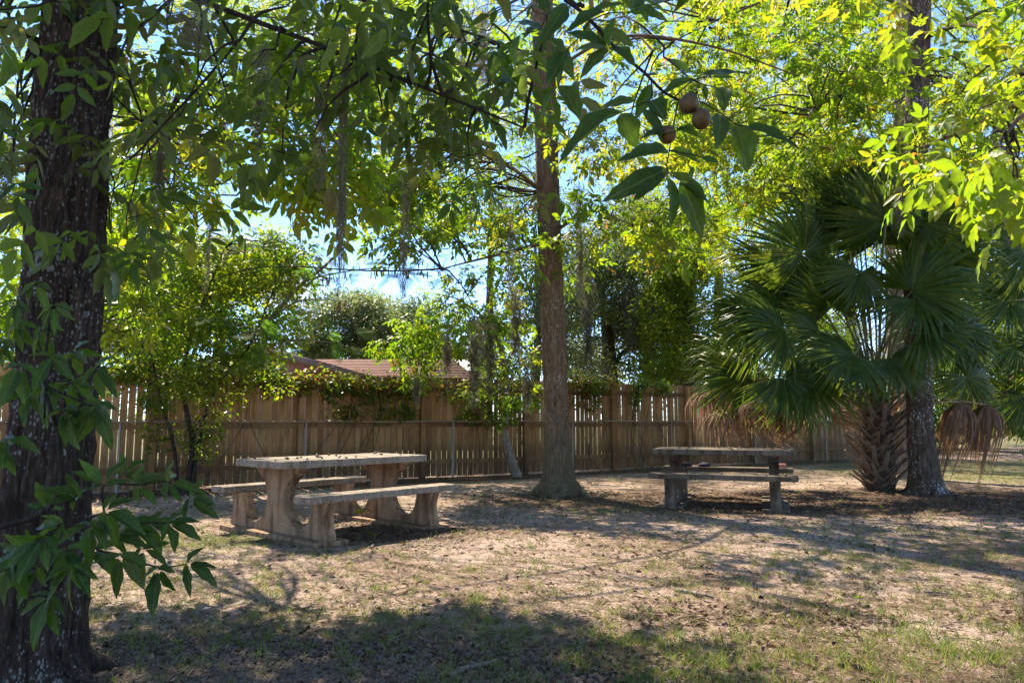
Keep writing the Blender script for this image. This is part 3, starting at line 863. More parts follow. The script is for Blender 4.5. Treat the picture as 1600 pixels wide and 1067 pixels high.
def make_chain_fence():
    s0, s1 = -6.2, 17.2
    root = empty('chain_link_fence', F0 + FU * s0 + FN * .24, FANG)
    tag(root, 'low rusty chain link fence close in front of the wooden pickets', 'fence')
    Ln = s1 - s0
    H = 1.14
    g = Geo(); g.add(*tube([(i * Ln / 40, 0, H + .008 * math.sin(i * 1.7)) for i in range(41)], .019, 8)); g.build('top_rail', M['rust'], root, True)
    x = .5
    while x < Ln:
        g = Geo(); g.add(*tube([(x, .03, -.1), (x, .03, H - .02)], .022, 8)); g.build('post', M['galv'], root, True)
        x += 3.0
    # woven wires: two families of diagonals with thickness
    n = int(Ln / .062)
    pitch = Ln / n
    V, Q = [], []
    r = .0008
    k = 0
    for fam in (1, -1):
        for i in range(-18, n + 18):
            xa = i * pitch; xb = xa + fam * (H - .05) * .95
            za, zb = .03, H - .02
            if xa < 0 or xa > Ln or xb < 0 or xb > Ln: continue
            yo = .004 * fam
            d = np.array([[0, -r], [r, r], [-r, r]])
            for (X, Z) in ((xa, za), (xb, zb)):
                for a, b in d: V.append((X + a, yo + b, Z))
            for a in range(3):
                b = (a + 1) % 3
                Q.append((k + a, k + b, k + 3 + b, k + 3 + a))
            k += 6
    tag(obj_np('wire_mesh', np.array(V), np.array(Q), M['rust'], root), kind='stuff')
make_chain_fence()

# ------------------------------------------------------------------ PICNIC TABLES
def slab_mesh(name, lx, ly, lz, mat, seed, parent, loc, bev=.012):
    bm_v, n = [], 10
    rnd = random.Random(seed)
    import bmesh
    bm = bmesh.new()
    bmesh.ops.create_cube(bm, size=1)
    bmesh.ops.scale(bm, vec=(lx, ly, lz), verts=bm.verts)
    bmesh.ops.subdivide_edges(bm, edges=[e for e in bm.edges if abs((e.verts[0].co - e.verts[1].co).x) > lx * .9], cuts=24, use_grid_fill=True)
    bmesh.ops.subdivide_edges(bm, edges=[e for e in bm.edges if abs((e.verts[0].co - e.verts[1].co).y) > ly * .9], cuts=6, use_grid_fill=True)
    hard = [e for e in bm.edges if len(e.link_faces) == 2 and e.calc_face_angle(0) > .8]
    bmesh.ops.bevel(bm, geom=hard, offset=bev, segments=2, affect='EDGES', profile=.6)
    for v in bm.verts:
        q = v.co * 9 + Vector((seed * 3.1, 0, 0))
        v.co += Vector((mnoise.noise(q), mnoise.noise(q + Vector((9, 0, 0))), mnoise.noise(q + Vector((0, 9, 0))) * .6)) * .007
    me = bpy.data.meshes.new(name); bm.to_mesh(me); bm.free()
    for p in me.polygons: p.use_smooth = False
    me.materials.append(mat)
    o = bpy.data.objects.new(name, me); o.location = loc
    return link(o, parent)
def pedestal(parent, x, mat, th=.13, wt=.76, hz=.69, bi=.67, bo=.92, hb=.355, seed=0):
    """one cast end frame in the YZ plane: flared centre pillar and two bench pillars joined by round scoops"""
    out = [(.405, hz), (.40, hz - .055), (.345, .585), (.262, .535), (.20, .475), (.168, .41), (.158, .34), (.172, .265), (.21, .19), (.27, .128), (.345, .09),
           (.43, .078), (.51, .092), (.575, .135), (.615, .20), (.632, .26)]
    bl = bi - .015
    out.append((bl - .01, hb - .05)); out.append((bl - .03, hb))
    out.append((bo - .03, hb)); out.append((bo - .045, hb - .05)); out.append((bo - .075, hb - .14)); out.append((bo - .065, .13)); out.append((bo - .03, .05)); out.append((bo - .03, .0))
    half = [(y, z) for y, z in out]
    ol = half + [(-y, z) for y, z in reversed(half)]
    import bmesh
    bm = bmesh.new()
    A = [bm.verts.new((-th / 2, y, z)) for y, z in ol]
    f = bm.faces.new(A)
    r = bmesh.ops.extrude_face_region(bm, geom=[f])
    for v in r['geom']:
        if isinstance(v, bmesh.types.BMVert): v.co.x = th / 2
    bmesh.ops.recalc_face_normals(bm, faces=bm.faces)
    ed = [e for e in bm.edges if abs(e.verts[0].co.x - e.verts[1].co.x) < 1e-6]
    bmesh.ops.bevel(bm, geom=ed, offset=.008, segments=1, affect='EDGES')
    bmesh.ops.triangulate(bm, faces=bm.faces)
    me = bpy.data.meshes.new('pedestal'); bm.to_mesh(me); bm.free(); me.materials.append(mat)
    o = bpy.data.objects.new('pedestal', me); o.location = (x, 0, .04)
    return link(o, parent)
def picnic_table(loc, rz, label, mt, mp, seed, W=.885, Lt=1.86, Lb=1.87):
    root = empty('picnic_table', loc, rz)
    tag(root, label, 'picnic table', 'concrete picnic tables')
    top = slab_mesh('tabletop', Lt, W, .075, mt, seed, root, (0, 0, .7305))
    for s in (-1, 1):
        slab_mesh('bench', Lb, .255, .068, mt, seed + s + 3, root, (0, s * (.443 + .227 + .127), .396 + .034), .012)
        pedestal(root, s * .66, mp, seed=seed)
        slab_mesh('base_slab', .34, 1.86, .07, mp, seed + 8 + s, root, (s * .66 , 0, .008), .014)
    return root
T1 = picnic_table((-1.926, 7.891, 0), .851, 'tan concrete picnic table with two benches at the left of the thick middle trunk', M['conc_top'], M['conc'], 1)
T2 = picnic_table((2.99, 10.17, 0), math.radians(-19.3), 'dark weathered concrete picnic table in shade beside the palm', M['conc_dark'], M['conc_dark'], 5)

# husks on the tables
def husk_mesh(seed, full=False, seg=8, rows=4):
    rnd = random.Random(seed)
    V, Q = [], []
    th0 = 0 if full else 0
    end = PI * (.98 if full else .52)
    for i in range(rows + 1):
        a = end * i / rows
        for j in range(seg):
            b = 2 * PI * j / seg
            k = 1 + .08 * math.cos(4 * b) - (.07 if full and abs(math.sin(2 * b)) > .97 else 0)
            jag = (1 + rnd.uniform(-.12, .12)) if i == rows else 1
            V.append((math.sin(a) * math.cos(b) * k * jag, math.sin(a) * math.sin(b) * k * jag, -math.cos(a) * 1.1 if full else -math.cos(a) * 1.0))
    for i in range(rows):
        for j in range(seg):
            Q.append((i * seg + j, i * seg + (j + 1) % seg, (i + 1) * seg + (j + 1) % seg, (i + 1) * seg + j))
    if not full:                       # inner wall
        n = len(V); V += [(x * .80, y * .80, z * .80 + .02) for x, y, z in V]
        for i in range(rows):
            for j in range(seg):
                Q.append((n + i * seg + (j + 1) % seg, n + i * seg + j, n + (i + 1) * seg + j, n + (i + 1) * seg + (j + 1) % seg))
        for j in range(seg):
            a, b = rows * seg + j, rows * seg + (j + 1) % seg
            Q.append((a, b, n + b, n + a))
    return np.array(V, float), np.array(Q)
HUSK = [mesh_np('nut_husk', *husk_mesh(i), M['husk'], smooth=True) for i in range(4)] + [mesh_np('nut', *husk_mesh(9, True), M['nut'], smooth=True)]
def husk_on(table, n, box_, z, label, group, seed, r=.016):
    rnd = random.Random(seed)
    cz = Matrix.Rotation(table.rotation_euler.z, 4, 'Z')
    for i in range(n):
        p = cz @ Vector((rnd.uniform(box_[0], box_[1]), rnd.uniform(box_[2], box_[3]), 0)) + table.location
        o = bpy.data.objects.new('nut_husk', HUSK[rnd.randrange(5)])
        k = r * rnd.choice([.45, .6, .8, 1, 1.25]) * rnd.uniform(.9, 1.1)
        o.scale = (k, k, k * .85)
        o.location = (p.x, p.y, z + k * .72); o.rotation_euler = (PI * rnd.choice([0, 1]) + rnd.uniform(-.3, .3), rnd.uniform(-.3, .3), rnd.uniform(0, 6))
        tag(o, label, 'nut husk', group); link(o)
husk_on(T1, 34, (-.9, .9, -.4, .4), .768, 'brown nut husk lying on the tabletop of the sunlit tan picnic table', 'nut husks on the tan tabletop', 1)
husk_on(T1, 9, (-.8, .8, .70, .88), .464, 'brown nut husk lying on the front bench of the sunlit tan picnic table', 'nut husks on the front bench of the tan table', 2)
husk_on(T2, 30, (-.9, .9, -.42, .42), .768, 'brown nut husk lying on the tabletop of the dark shaded picnic table', 'nut husks on the dark tabletop', 3)
husk_on(T2, 12, (-.8, .8, -.9, -.70), .464, 'brown nut husk lying on the front bench of the dark shaded picnic table', 'nut husks on the front bench of the dark table', 4)
def folded_cap(loc, rz, mat, label, sx, sy, sz, seed):
    n, m = 18, 8
    V, Q = [], []
    for i in range(m + 1):
        a = PI * i / m
        for j in range(n):
            b = 2 * PI * j / n
            k = 1 + .13 * mnoise.noise(Vector((math.cos(b) * 1.7 + seed, math.sin(b) * 1.7, a * 1.2))) 
            flat = max(-.55, -math.cos(a))
            V.append((math.sin(a) ** .55 * math.cos(b) * sx * k, math.sin(a) ** .55 * math.sin(b) * sy * k, (flat + .55) * sz * (1 + .25 * mnoise.noise(Vector((math.cos(b) * 3, math.sin(b) * 3 + seed, a))))))
    for i in range(m):
        for j in range(n):
            Q.append((i * n + j, i * n + (j + 1) % n, (i + 1) * n + (j + 1) % n, (i + 1) * n + j))
    o = obj_np('cloth_bundle', np.array(V), np.array(Q), mat, None, smooth=True, loc=loc)
    o.rotation_euler = (0, 0, rz)
    tag(o, label, 'bundle')
rot2 = Matrix.Rotation(T2.rotation_euler.z, 4, 'Z')
def on_t2(u, v, z): return rot2 @ Vector((u, v, 0)) + T2.location + Vector((0, 0, z))
folded_cap(on_t2(-.62, .78, .466), .2, M['cloth_dark'], 'black flat bundle at the left end of the dark table\'s rear bench', .10, .08, .038, 1)
folded_cap(on_t2(-.33, .79, .466), .5, M['cloth_blue'], 'navy flat bundle right of the black one on the rear bench', .10, .08, .036, 5)
br_ = slab_mesh('brick', .20, .095, .06, M['stucco'], 31, None, on_t2(.74, .79, .496), .006)
br_.rotation_euler = (0, 0, T2.rotation_euler.z)
tag(br_, 'dull red brick at the right end of the dark table\'s rear bench', 'brick')

# ------------------------------------------------------------------ TREES: trunks
def trunk_obj(root, pts, rad, seg, rough, fr, mat, n=120, name='trunk', seed=0.0, flare=0.0, fh=.28):
    P = spline(pts, n)
    tt = np.linspace(0, 1, len(rad)); R = np.interp(np.linspace(0, 1, n), tt, rad)
    if flare: R = R + flare * np.exp(-np.maximum(0, np.array([p[2] for p in P])) / fh)
    o = np.array(root.location)
    V, Q = tube([np.array(p) - o for p in P], R, seg, rough, fr, seed=seed)
    return obj_np(name, V, Q, M[mat], root, smooth=True), [tuple(p) for p in P], R
def limbs_obj(root, paths, mat, name='limb', seg=8):
    o = np.array(root.location); pts = []
    for path, r0, r1 in paths:
        P = spline(path, max(8, len(path) * 6))
        g = Geo()
        g.add(*tube([np.array(p) - o for p in P], np.linspace(r0, r1, len(P)), seg, .06, 2.0))
        g.build(name, M[mat], root, True)
        pts += [tuple(p) for p in P]
    return pts
def roots_flare(root, base, r, n, mat, seed, length=.7, rise=.34):
    rnd = random.Random(seed); o = np.array(root.location)
    for i in range(n):
        a = 2 * PI * (i + rnd.uniform(-.3, .3)) / n
        d = Vector((math.cos(a), math.sin(a), 0))
        L = length * rnd.uniform(.7, 1.2)
        side = Vector((-d.y, d.x, 0)) * rnd.uniform(-.15, .15)
        P = spline([Vector(base) + d * r * .45 + Vector((0, 0, rise)), Vector(base) + d * r * .95 + Vector((0, 0, rise * .38)), Vector(base) + d * (r + L * .4) + side + Vector((0, 0, .02)), Vector(base) + d * (r + L) + side * 3 + Vector((0, 0, -.06))], 16)
        g = Geo(); g.add(*tube([np.array(p) - o for p in P], np.linspace(r * .42, r * .10, 16), 10, .10, 2, seed=i)); g.build('root', M[mat], root, True)

# --- left dark hickory in the foreground
LX, LY = -2.09, 3.25
lh = empty('hickory_tree', (LX, LY, 0))
tag(lh, 'big dark lichened hickory trunk at the left edge with low shady boughs', 'tree', 'hickory trees')
_, lp, _ = trunk_obj(lh, [(LX - .01, LY, -.15), (LX, LY, .5), (LX + .01, LY, 1.6), (LX + .0, LY, 3.0), (LX + .05, LY + .1, 5), (LX + .1, LY + .3, 8.5)],
                     [.155, .155, .152, .148, .145, .14, .13, .12, .09], 150, .15, 5.5, 'bark_left', 300, flare=.055, fh=.32)
roots_flare(lh, (LX, LY, 0), .19, 6, 'bark_left', 4, .38, .22)
lb = limbs_obj(lh, [
    ([(LX, LY, 3.1), (-1.6, 2.95, 3.05), (-1.0, 2.9, 2.83), (-.45, 2.85, 2.58), (.05, 2.8, 2.35)], .017, .004),
    ([(LX, LY, 3.6), (-1.3, 3.5, 3.5), (-.5, 3.4, 3.2), (.2, 3.3, 2.9)], .018, .004),
    ([(LX, LY, 3.3), (-1.6, 2.4, 3.3), (-.9, 1.9, 3.1), (-.2, 1.6, 2.7), (.10, 1.52, 2.15), (.16, 1.5, 2.08)], .016, .0045),
    ([(LX, LY, 2.9), (-2.5, 2.9, 2.95), (-2.9, 2.6, 2.8)], .016, .004),
    ([(LX, LY, 4.2), (-2.3, 4.4, 5.0), (-2.4, 5.6, 5.8)], .06, .02),
    ([(LX, LY, 4.6), (-1.0, 4.3, 5.4), (.3, 5.0, 6.1)], .06, .02),
    ([(LX, LY, 5.0), (-3.2, 4.6, 5.6), (-4.4, 5.4, 6.2)], .06, .02), ([(LX, LY, 5.2), (-.8, 2.0, 6.2), (1.2, .2, 6.6), (3.6, -1.5, 6.6)], .07, .02),
    ([(LX, LY, 5.6), (-3.0, 1.5, 6.4), (-4.0, -1.2, 6.6), (-3.0, -3.6, 6.6)], .07, .02)], 'twig')
lc = Crown(11)
rnd = random.Random(11)
fill(lc, [(-60, -40, 380, 150, 2.4, 3.6, 13, .27, 6, .18), (150, -20, 620, 200, 2.5, 3.8, 15, .28, 6, .18), (330, 100, 560, 290, 2.6, 3.6, 5, .24, 5, .18),
          (480, 60, 800, 260, 2.6, 3.8, 12, .27, 6, .18), (600, -30, 860, 90, 2.3, 3.2, 8, .25, 7, .19), (-20, 150, 60, 330, 2.6, 3.4, 5, .2, 5, .19), (130, 200, 330, 380, 2.8, 3.8, 7, .24, 6, .19)],
     rnd, lb, False, 0.8, kind=5, ratio=.36, flat=.5, hang=.75, tint=(.15, .75), br=.004, twigs=3)
# unseen leaf clumps added above the picture to shade boughs and ground below
for (g0, g1, h0, h1, cnt, rr, nl) in ((-3.2, 2.0, -.4, 2.25, 58, .62, 62), (-2.5, .1, 2.6, 4.0, 50, .24, 15), (-.6, 1.5, 2.7, 4.9, 46, .22, 13), (-6, -2.4, 1.5, 6.0, 16, .6, 50), (1.6, 3.4, 2.0, 3.2, 6, .4, 40)):
    for i in range(cnt):
        gx, gy = rnd.uniform(g0, g1), rnd.uniform(h0, h1)
        z = max(5.4, (1.9 + .66 * gy) / .56) + rnd.uniform(.1, 1.4)
        c = (gx + SUN_DIR.x * z / SUN_DIR.z, gy + SUN_DIR.y * z / SUN_DIR.z, z)
        if gy > 2.6 and lit_prob(c, .5 if g1 == .1 else 0, .2) < rnd.random() * .9: continue
        lc.clump(c, rnd.uniform(.75, 1.2) * rr, nl, .23, 5, .44, src=min(lb, key=lambda p: (Vector(p) - Vector(c)).length), br=.007, tint=(.2, .7), twigs=3)
for i in range(24):  # unseen clumps added overhead and behind the camera to cut sky light
    c = (rnd.uniform(-6.5, 6.0), rnd.uniform(-5.0, 3.2), rnd.uniform(4.6, 8.0))
    if c[1] > 0 and c[2] < 2.2 + .68 * c[1]: continue
    lc.clump(c, rnd.uniform(.8, 1.2), 60, .27, 5, .46, src=min(lb, key=lambda p: (Vector(p) - Vector(c)).length), br=.012, tint=(.2, .7), twigs=4)

# nut branch: every leaflet placed by its own base and tip
NB = [(335,490,45,655,.28),(335,500,415,645,.55),(470,370,400,530,.35),(395,445,235,450,.28),(470,440,535,515,.5),(430,480,530,625,.4),
      (660,350,500,420,.3),(690,330,905,292,.3),(730,340,840,335,.3),(545,665,330,695,.3),(550,665,710,715,.4),(690,690,770,710,.4),
      (540,740,265,870,.27),(540,750,400,880,.3),(535,775,580,990,.35),(600,790,720,1045,.38),(550,755,745,905,.3),(845,545,905,750,.45),
      (885,555,1130,640,.33),(770,500,780,620,.4),(760,385,800,480,.4),(700,370,715,440,.4),(285,215,410,280,.45),(290,220,300,75,.5),
      (280,215,150,320,.4),(275,205,100,140,.35),(270,210,120,190,.4),(105,230,45,370,.4),(100,230,10,370,.35),(60,380,-40,520,.3),
      (70,375,165,510,.35),(365,60,545,65,.3),(270,50,95,140,.3),(210,60,350,0,.35),(640,320,545,250,.5),(580,570,715,605,.4),
      (575,575,450,570,.4),(640,730,650,790,.5),(100,20,-10,180,.3),(640,400,660,450,.6),(500,330,420,330,.4),(20,60,-60,-60,.4),(-20,130,-130,60,.35),
      (-100,150,-150,330,.33),(30,150,-70,190,.4),(380,40,420,-80,.35),(480,20,620,-30,.35),(660,-20,560,60,.4)]
def zx(x, y): return 850 + x / 2.807, y / 2.807
rn = np.random.default_rng(5)
P, Yd, Nn, Ln, Wd = [], [], [], [], []
for (bx, by, tx, ty, r) in NB:
    Y0 = 1.5 + rn.normal(0, .05)
    a = np.array(at(*zx(bx, by), Y0)); b = np.array(at(*zx(tx, ty), Y0 + rn.normal(-.01, .035)))
    P.append(a); Yd.append(b - a); Ln.append(np.linalg.norm(b - a)); Wd.append(Ln[-1] * max(.3, r) * 1.02)
    Nn.append(np.array([rn.normal(0, .3), -.75, .55 + rn.normal(0, .25)]))
lc.leaflets(np.array(P), frames(np.array(Yd), np.array(Nn)), np.array(Ln), np.array(Wd), rn.uniform(.0, .5, len(P)))
def zt(x, y, Y=1.5): return at(*zx(x, y), Y)
for path in ([(90,0),(160,50),(240,130),(330,230),(440,320),(520,400),(590,440)], [(470,345),(470,430),(395,470),(335,495)], [(590,440),(570,540),(550,660),(540,745),(590,790)],
             [(590,440),(690,450),(770,495),(845,545),(885,555)], [(570,430),(610,390),(660,350),(730,338)], [(200,95),(150,170),(100,228),(65,378)], [(640,345),(700,372),(760,385)],
             [(550,660),(690,690)], [(240,130),(280,215)], [(200,95),(280,60),(370,58)], [(100,20),(20,60),(-20,130),(-100,150)], [(370,58),(480,20),(660,-20)]):
    q = [zt(*p) for p in path]
    r0 = .0045 if path[0] == (90, 0) else .0017
    lc.tw.add(*tube(spline(q, len(q) * 4), np.linspace(r0, r0 * .6, len(q) * 4), 6))
lc.build(lh, MID, 'leaf_shade_tone', 300, HI, 'leaf_near')
for (x, y, rr, mt) in ((635, 455, 43, 'nut_green'), (690, 522, 44, 'nut_green'), (540, 592, 38, 'nut_green')):
    V, Q = husk_mesh(x, True, 32, 14)
    k = rr / 2.807 / F_PX * 1.5
    o = obj_np('nut', V * k, Q, M[mt], lh, smooth=True, loc=zt(x, y, 1.49) - Vector((LX, LY, 0)))
    o.rotation_euler = (.5, .4, x)

# --- low sprout beside the left trunk
def fan(crown, bx, by, Y, ang, L, n=5, spread=150, tint=.3, rng=rn):
    """compound leaf seen as a fan: base in the picture, ang in degrees (0 right, -90 down)"""
    c = np.array(at(bx, by, Y))
    for i in range(n):
        f = (i / (n - 1) - .5) if n > 1 else 0
        a = math.radians(ang + f * spread + rng.normal(0, 9))
        l = L * .93 * (1 - .35 * abs(f) * 2) * rng.uniform(.85, 1.15)
        d = np.array([math.cos(a), rng.normal(-.15, .35), math.sin(a) - .15])
        nn = np.array([rng.normal(0, .3), -.6, .7 + rng.normal(0, .3)])
        b = c + d * .012 * (1 if abs(f) < .3 else 0)
        crown.leaflets(b[None], frames(d[None], nn[None]), np.array([l]), np.array([l * .33 * rng.uniform(.9, 1.15)]), np.array([np.clip(tint + rng.normal(0, .14), 0, .95)]))
sp = empty('hickory_sapling', (-2.02, 2.25, 0))
tag(sp, 'young hickory sprout with broad green leaves in front of the dark trunk', 'sapling')
sc = Crown(21)
def z2(x, y): return x / 2.024, 540 + y / 2.024
SPR = [(590,690,-25,.115),(500,700,-80,.12),(600,480,-30,.115),(530,430,0,.10),(430,440,5,.10),(390,410,60,.09),(330,520,-20,.12),(250,480,150,.12),(200,560,-150,.12),
       (140,600,-110,.12),(300,640,-60,.125),(230,690,-100,.13),(120,700,-120,.13),(400,560,-10,.12),(470,560,-10,.12),(380,660,-80,.13),(160,790,-115,.14),(100,640,170,.12),
       (330,440,100,.11),(280,560,-90,.12),(210,640,-70,.12),(450,640,-60,.12),(360,600,20,.12),(530,560,-25,.11),(150,520,110,.11),(60,660,-140,.12),(30,700,-100,.12),
       (150,120,-100,.13),(220,110,-70,.13),(260,180,-80,.135),(300,70,-40,.12),(300,190,-65,.14),(100,150,-120,.13),(200,200,-60,.13),(60,60,-90,.12),(170,30,-90,.12),(230,20,-30,.12),
       (20,290,-60,.11),(10,330,-20,.10),(60,-80,-80,.12),(130,-60,-60,.12),(20,-20,-100,.12),(170,-130,-70,.10),(60,-140,-110,.11),(110,-200,-70,.10)]
for (x, y, a, l) in SPR:
    px, py = z2(x, y)
    fan(sc, px, py, 2.25 + rn.normal(0, .10), a, l, 5, 150, .3)
stem = spline([(-2.02, 2.25, 0), (-1.98, 2.3, .4), (-1.86, 2.3, .75), tuple(at(70, 800, 2.3)), tuple(at(95, 700, 2.3)), tuple(at(70, 600, 2.3)), tuple(at(80, 480, 2.3))], 30)
g = Geo(); g.add(*tube([np.array(p) - np.array(sp.location) for p in stem], np.linspace(.014, .004, 30), 7)); g.build('stem', M['twig'], sp, True)
for path in ([(60,560),(140,600),(250,560),(330,530),(400,560),(470,560),(530,560)], [(250,560),(300,640),(380,660),(500,700),(590,690)], [(140,600),(160,700),(160,790)], [(330,530),(330,440),(430,440),(530,430),(600,480)],
             [(140,240),(150,120),(220,110),(300,70)], [(150,130),(260,180),(300,190)], [(140,100),(60,60)], [(140,20),(170,30),(230,20)], [(250,480),(250,560)], [(150,520),(140,600)]):
    q = [at(*z2(*p), 2.27) for p in path]
    sc.tw.add(*tube(spline(q, len(q) * 3), np.linspace(.004, .002, len(q) * 3), 5))
sc.build(sp, MID, 'leaf_shade_tone', 300, HI, 'leaf_near')

# --- middle hickory
CX, CY = .735, 11.4
ch = empty('hickory_tree', (CX, CY, 0))
tag(ch, 'tall straight brown hickory trunk between the two picnic tables', 'tree', 'hickory trees')
top = at(846, -40, CY)
_, cp, _ = trunk_obj(ch, [(CX + .02, CY, -.15), (CX, CY, .25), (CX - .03, CY, 1.4), tuple(at(858, 350, CY)), tuple(at(851, 130, CY)), (top.x, CY, top.z), (top.x, CY + .2, top.z + 3)],
                     [.19, .19, .19, .186, .184, .18, .178, .17, .15], 96, .055, 6.0, 'bark_mid', 300, seed=4.0, flare=.15, fh=.34)
roots_flare(ch, (CX, CY, 0), .31, 6, 'bark_mid', 9, .22, .18)
cl = limbs_obj(ch, [
    ([at(850, 300, 11.4), at(760, 240, 10.2), at(640, 230, 9.0), at(500, 230, 8.0), at(360, 220, 7.4)], .028, .006),
    ([at(850, 140, 11.4), at(730, 100, 9.8), at(560, 130, 8.3), at(400, 120, 7.2), at(240, 190, 6.6)], .03, .006),
    ([at(850, 120, 11.4), at(960, 60, 10), at(1100, 70, 9.2), at(1250, 120, 8.8)], .03, .008),
    ([at(850, 380, 11.4), at(770, 400, 10.6), at(690, 420, 10.2)], .035, .008),
    ([at(868, 360, 11.4), at(930, 330, 11.6), at(1020, 370, 11.8)], .035, .008),
    ([at(850, -20, 11.4), at(700, -160, 9), at(540, -160, 7.8)], .03, .008)], 'bark_mid')
cc = Crown(31); rnd = random.Random(31)
fill(cc, [(150, 60, 520, 330, 5.6, 8.2, 22, .50, 34, .22), (160, 330, 345, 520, 6.5, 9.0, 10, .45, 30, .22), (220, 180, 460, 320, 6, 9.5, 14, .42, 30, .21), (440, 250, 640, 380, 7, 10, 9, .40, 28, .21), (380, 150, 760, 340, 6.0, 9.5, 24, .50, 34, .22), (430, 280, 720, 400, 6.8, 9.0, 13, .40, 28, .22),
          (560, -30, 860, 200, 6.8, 10.5, 20, .55, 36, .22), (870, 230, 1080, 420, 9.5, 13, 12, .5, 36, .21), (690, 330, 840, 500, 9.5, 12.0, 9, .45, 28, .21), (-20, 60, 60, 420, 6, 9, 8, .5, 34, .22)],
     rnd, cl, True, 0.03, kind=5, ratio=.42, hang=.6, tint=(.1, .8), br=.007)
cc.build(ch, MID, 'leaf_far', 300, MID, 'leaf_sun_tone')

# --- right oak and the pale trunk behind the palm
OX, OY = 6.68, 11.65
ro = empty('hickory_tree', (OX, OY, 0))
tag(ro, 'rough grey brown trunk rising directly right of the palm', 'tree', 'hickory trees')
_, op, _ = trunk_obj(ro, [(OX, OY, -.15), (OX - .02, OY, .3), tuple(at(1436, 620, OY)), tuple(at(1430, 300, OY)), tuple(at(1436, 60, OY)), tuple(at(1440, -200, OY))],
                     [.19, .19, .188, .186, .18, .178, .17, .16, .15], 84, .085, 5.0, 'bark_oak', 260, seed=8.0, flare=.10)
roots_flare(ro, (OX, OY, 0), .24, 5, 'bark_oak', 19, .22, .18)
ol = limbs_obj(ro, [
    ([at(1432, 110, 11.6), at(1350, 140, 11.2), at(1280, 165, 10.8), at(1240, 215, 10.5)], .05, .012),
    ([at(1432, 20, 11.6), at(1300, -30, 10.8), at(1150, 20, 10.2), at(1020, 80, 9.8)], .032, .007),
    ([at(1440, 60, 11.6), at(1520, 40, 10.6), at(1600, 110, 9.6)], .05, .012),
    ([at(1432, 0, 11.6), at(1350, -40, 13), at(1250, 60, 14.5), at(1150, 140, 15)], .05, .012)], 'bark_oak')
oc = Crown(41); rnd = random.Random(41)
fill(oc, [(1040, -40, 1420, 140, 9.0, 15, 30, .65, 62, .185), (1060, 120, 1420, 260, 9.5, 15, 24, .6, 58, .185), (900, -40, 1100, 260, 10, 14.5, 22, .6, 56, .185), (1450, -40, 1640, 200, 8.5, 13.5, 20, .6, 56, .19), (1100, 240, 1200, 330, 12.5, 16, 6, .5, 44, .185),
          (1440, 180, 1620, 330, 10, 14, 8, .55, 50, .19)],
     rnd, ol, False, 0.06, kind=7, ratio=.36, hang=.5, tint=(.2, .95), br=.008)
oc.build(ro, MID, 'leaf_far', 0)
pt = empty('oak_tree', tuple(at(1414, 747, 14.6))); pt.location.z = 0
b = pt.location
tag(pt, 'pale barked trunk standing behind the palm and the grey brown trunk', 'tree')
_, pp, _ = trunk_obj(pt, [(b.x, b.y, -.15), (b.x, b.y, .3), tuple(at(1404, 620, 14.6)), tuple(at(1400, 400, 14.7)), tuple(at(1412, 150, 14.8)), tuple(at(1416, -60, 15))],
                     [.30, .24, .21, .20, .19, .18, .16, .14], 48, .05, 4.0, 'bark_pale', 120, seed=12.0)
pl = limbs_obj(pt, [([at(1405, 300, 14.7), at(1330, 270, 15.5), at(1250, 290, 16)], .05, .012), ([at(1412, 160, 14.8), at(1500, 120, 15.5), at(1570, 200, 16)], .05, .012)], 'bark_pale')
pc = Crown(43); rnd = random.Random(43)
fill(pc, [(1090, 280, 1330, 420, 14.5, 18, 14, .7, 80, .15), (1440, 230, 1640, 400, 14, 18, 12, .7, 80, .15), (1180, 60, 1420, 280, 15, 19, 14, .8, 90, .16)], rnd, pl, False, .35, kind=7, ratio=.38, tint=(.2, .9), br=.008)
pc.build(pt, MID, 'leaf_far', 0)

# --- hickory outside the right edge, its golden sprays reach in
RX, RY = 4.6, 3.9
rh = empty('hickory_tree', (RX, RY, 0))
tag(rh, 'golden sunlit hickory boughs reaching in at the upper right edge', 'tree', 'hickory trees')
_, rp, _ = trunk_obj(rh, [(RX, RY, -.15), (RX, RY, .4), (RX + .05, RY, 2), (RX, RY + .1, 4.5)], [.24, .17, .15, .13, .10], 40, .05, 4, 'bark_mid', 60)
rl = limbs_obj(rh, [([(RX, RY, 2.7), (3.6, 3.4, 2.75), tuple(at(1640, 170, 2.9)), tuple(at(1570, 210, 2.8))], .03, .005),
                    ([(RX, RY, 3.3), (4.2, 4.6, 3.5), tuple(at(1600, 160, 5.2)), tuple(at(1480, 215, 5.2)), tuple(at(1390, 250, 5.3))], .04, .006),
                    ([(RX, RY, 3.8), (3.8, 4.6, 4.0), tuple(at(1560, -10, 4.9)), tuple(at(1440, -10, 4.8))], .04, .006)], 'bark_mid')
rc = Crown(51); rnd = random.Random(51)
fill(rc, [(1530, 160, 1640, 300, 2.6, 3.1, 6, .17, 6, .19), (1450, 170, 1620, 280, 4.7, 5.6, 9, .34, 14, .20), (1400, -40, 1600, 40, 4.6, 5.2, 3, .3, 9, .20), (1560, 30, 1640, 170, 4.2, 5, 4, .3, 9, .2), (1420, 210, 1480, 260, 5, 5.6, 2, .25, 8, .18)],
     rnd, rl, False, 1.0, kind=5, ratio=.40, hang=.8, tint=(.35, .85), br=.004, twigs=3)
rc.build(rh, MID, 'leaf_far', 300, HI, 'leaf_sun_tone')

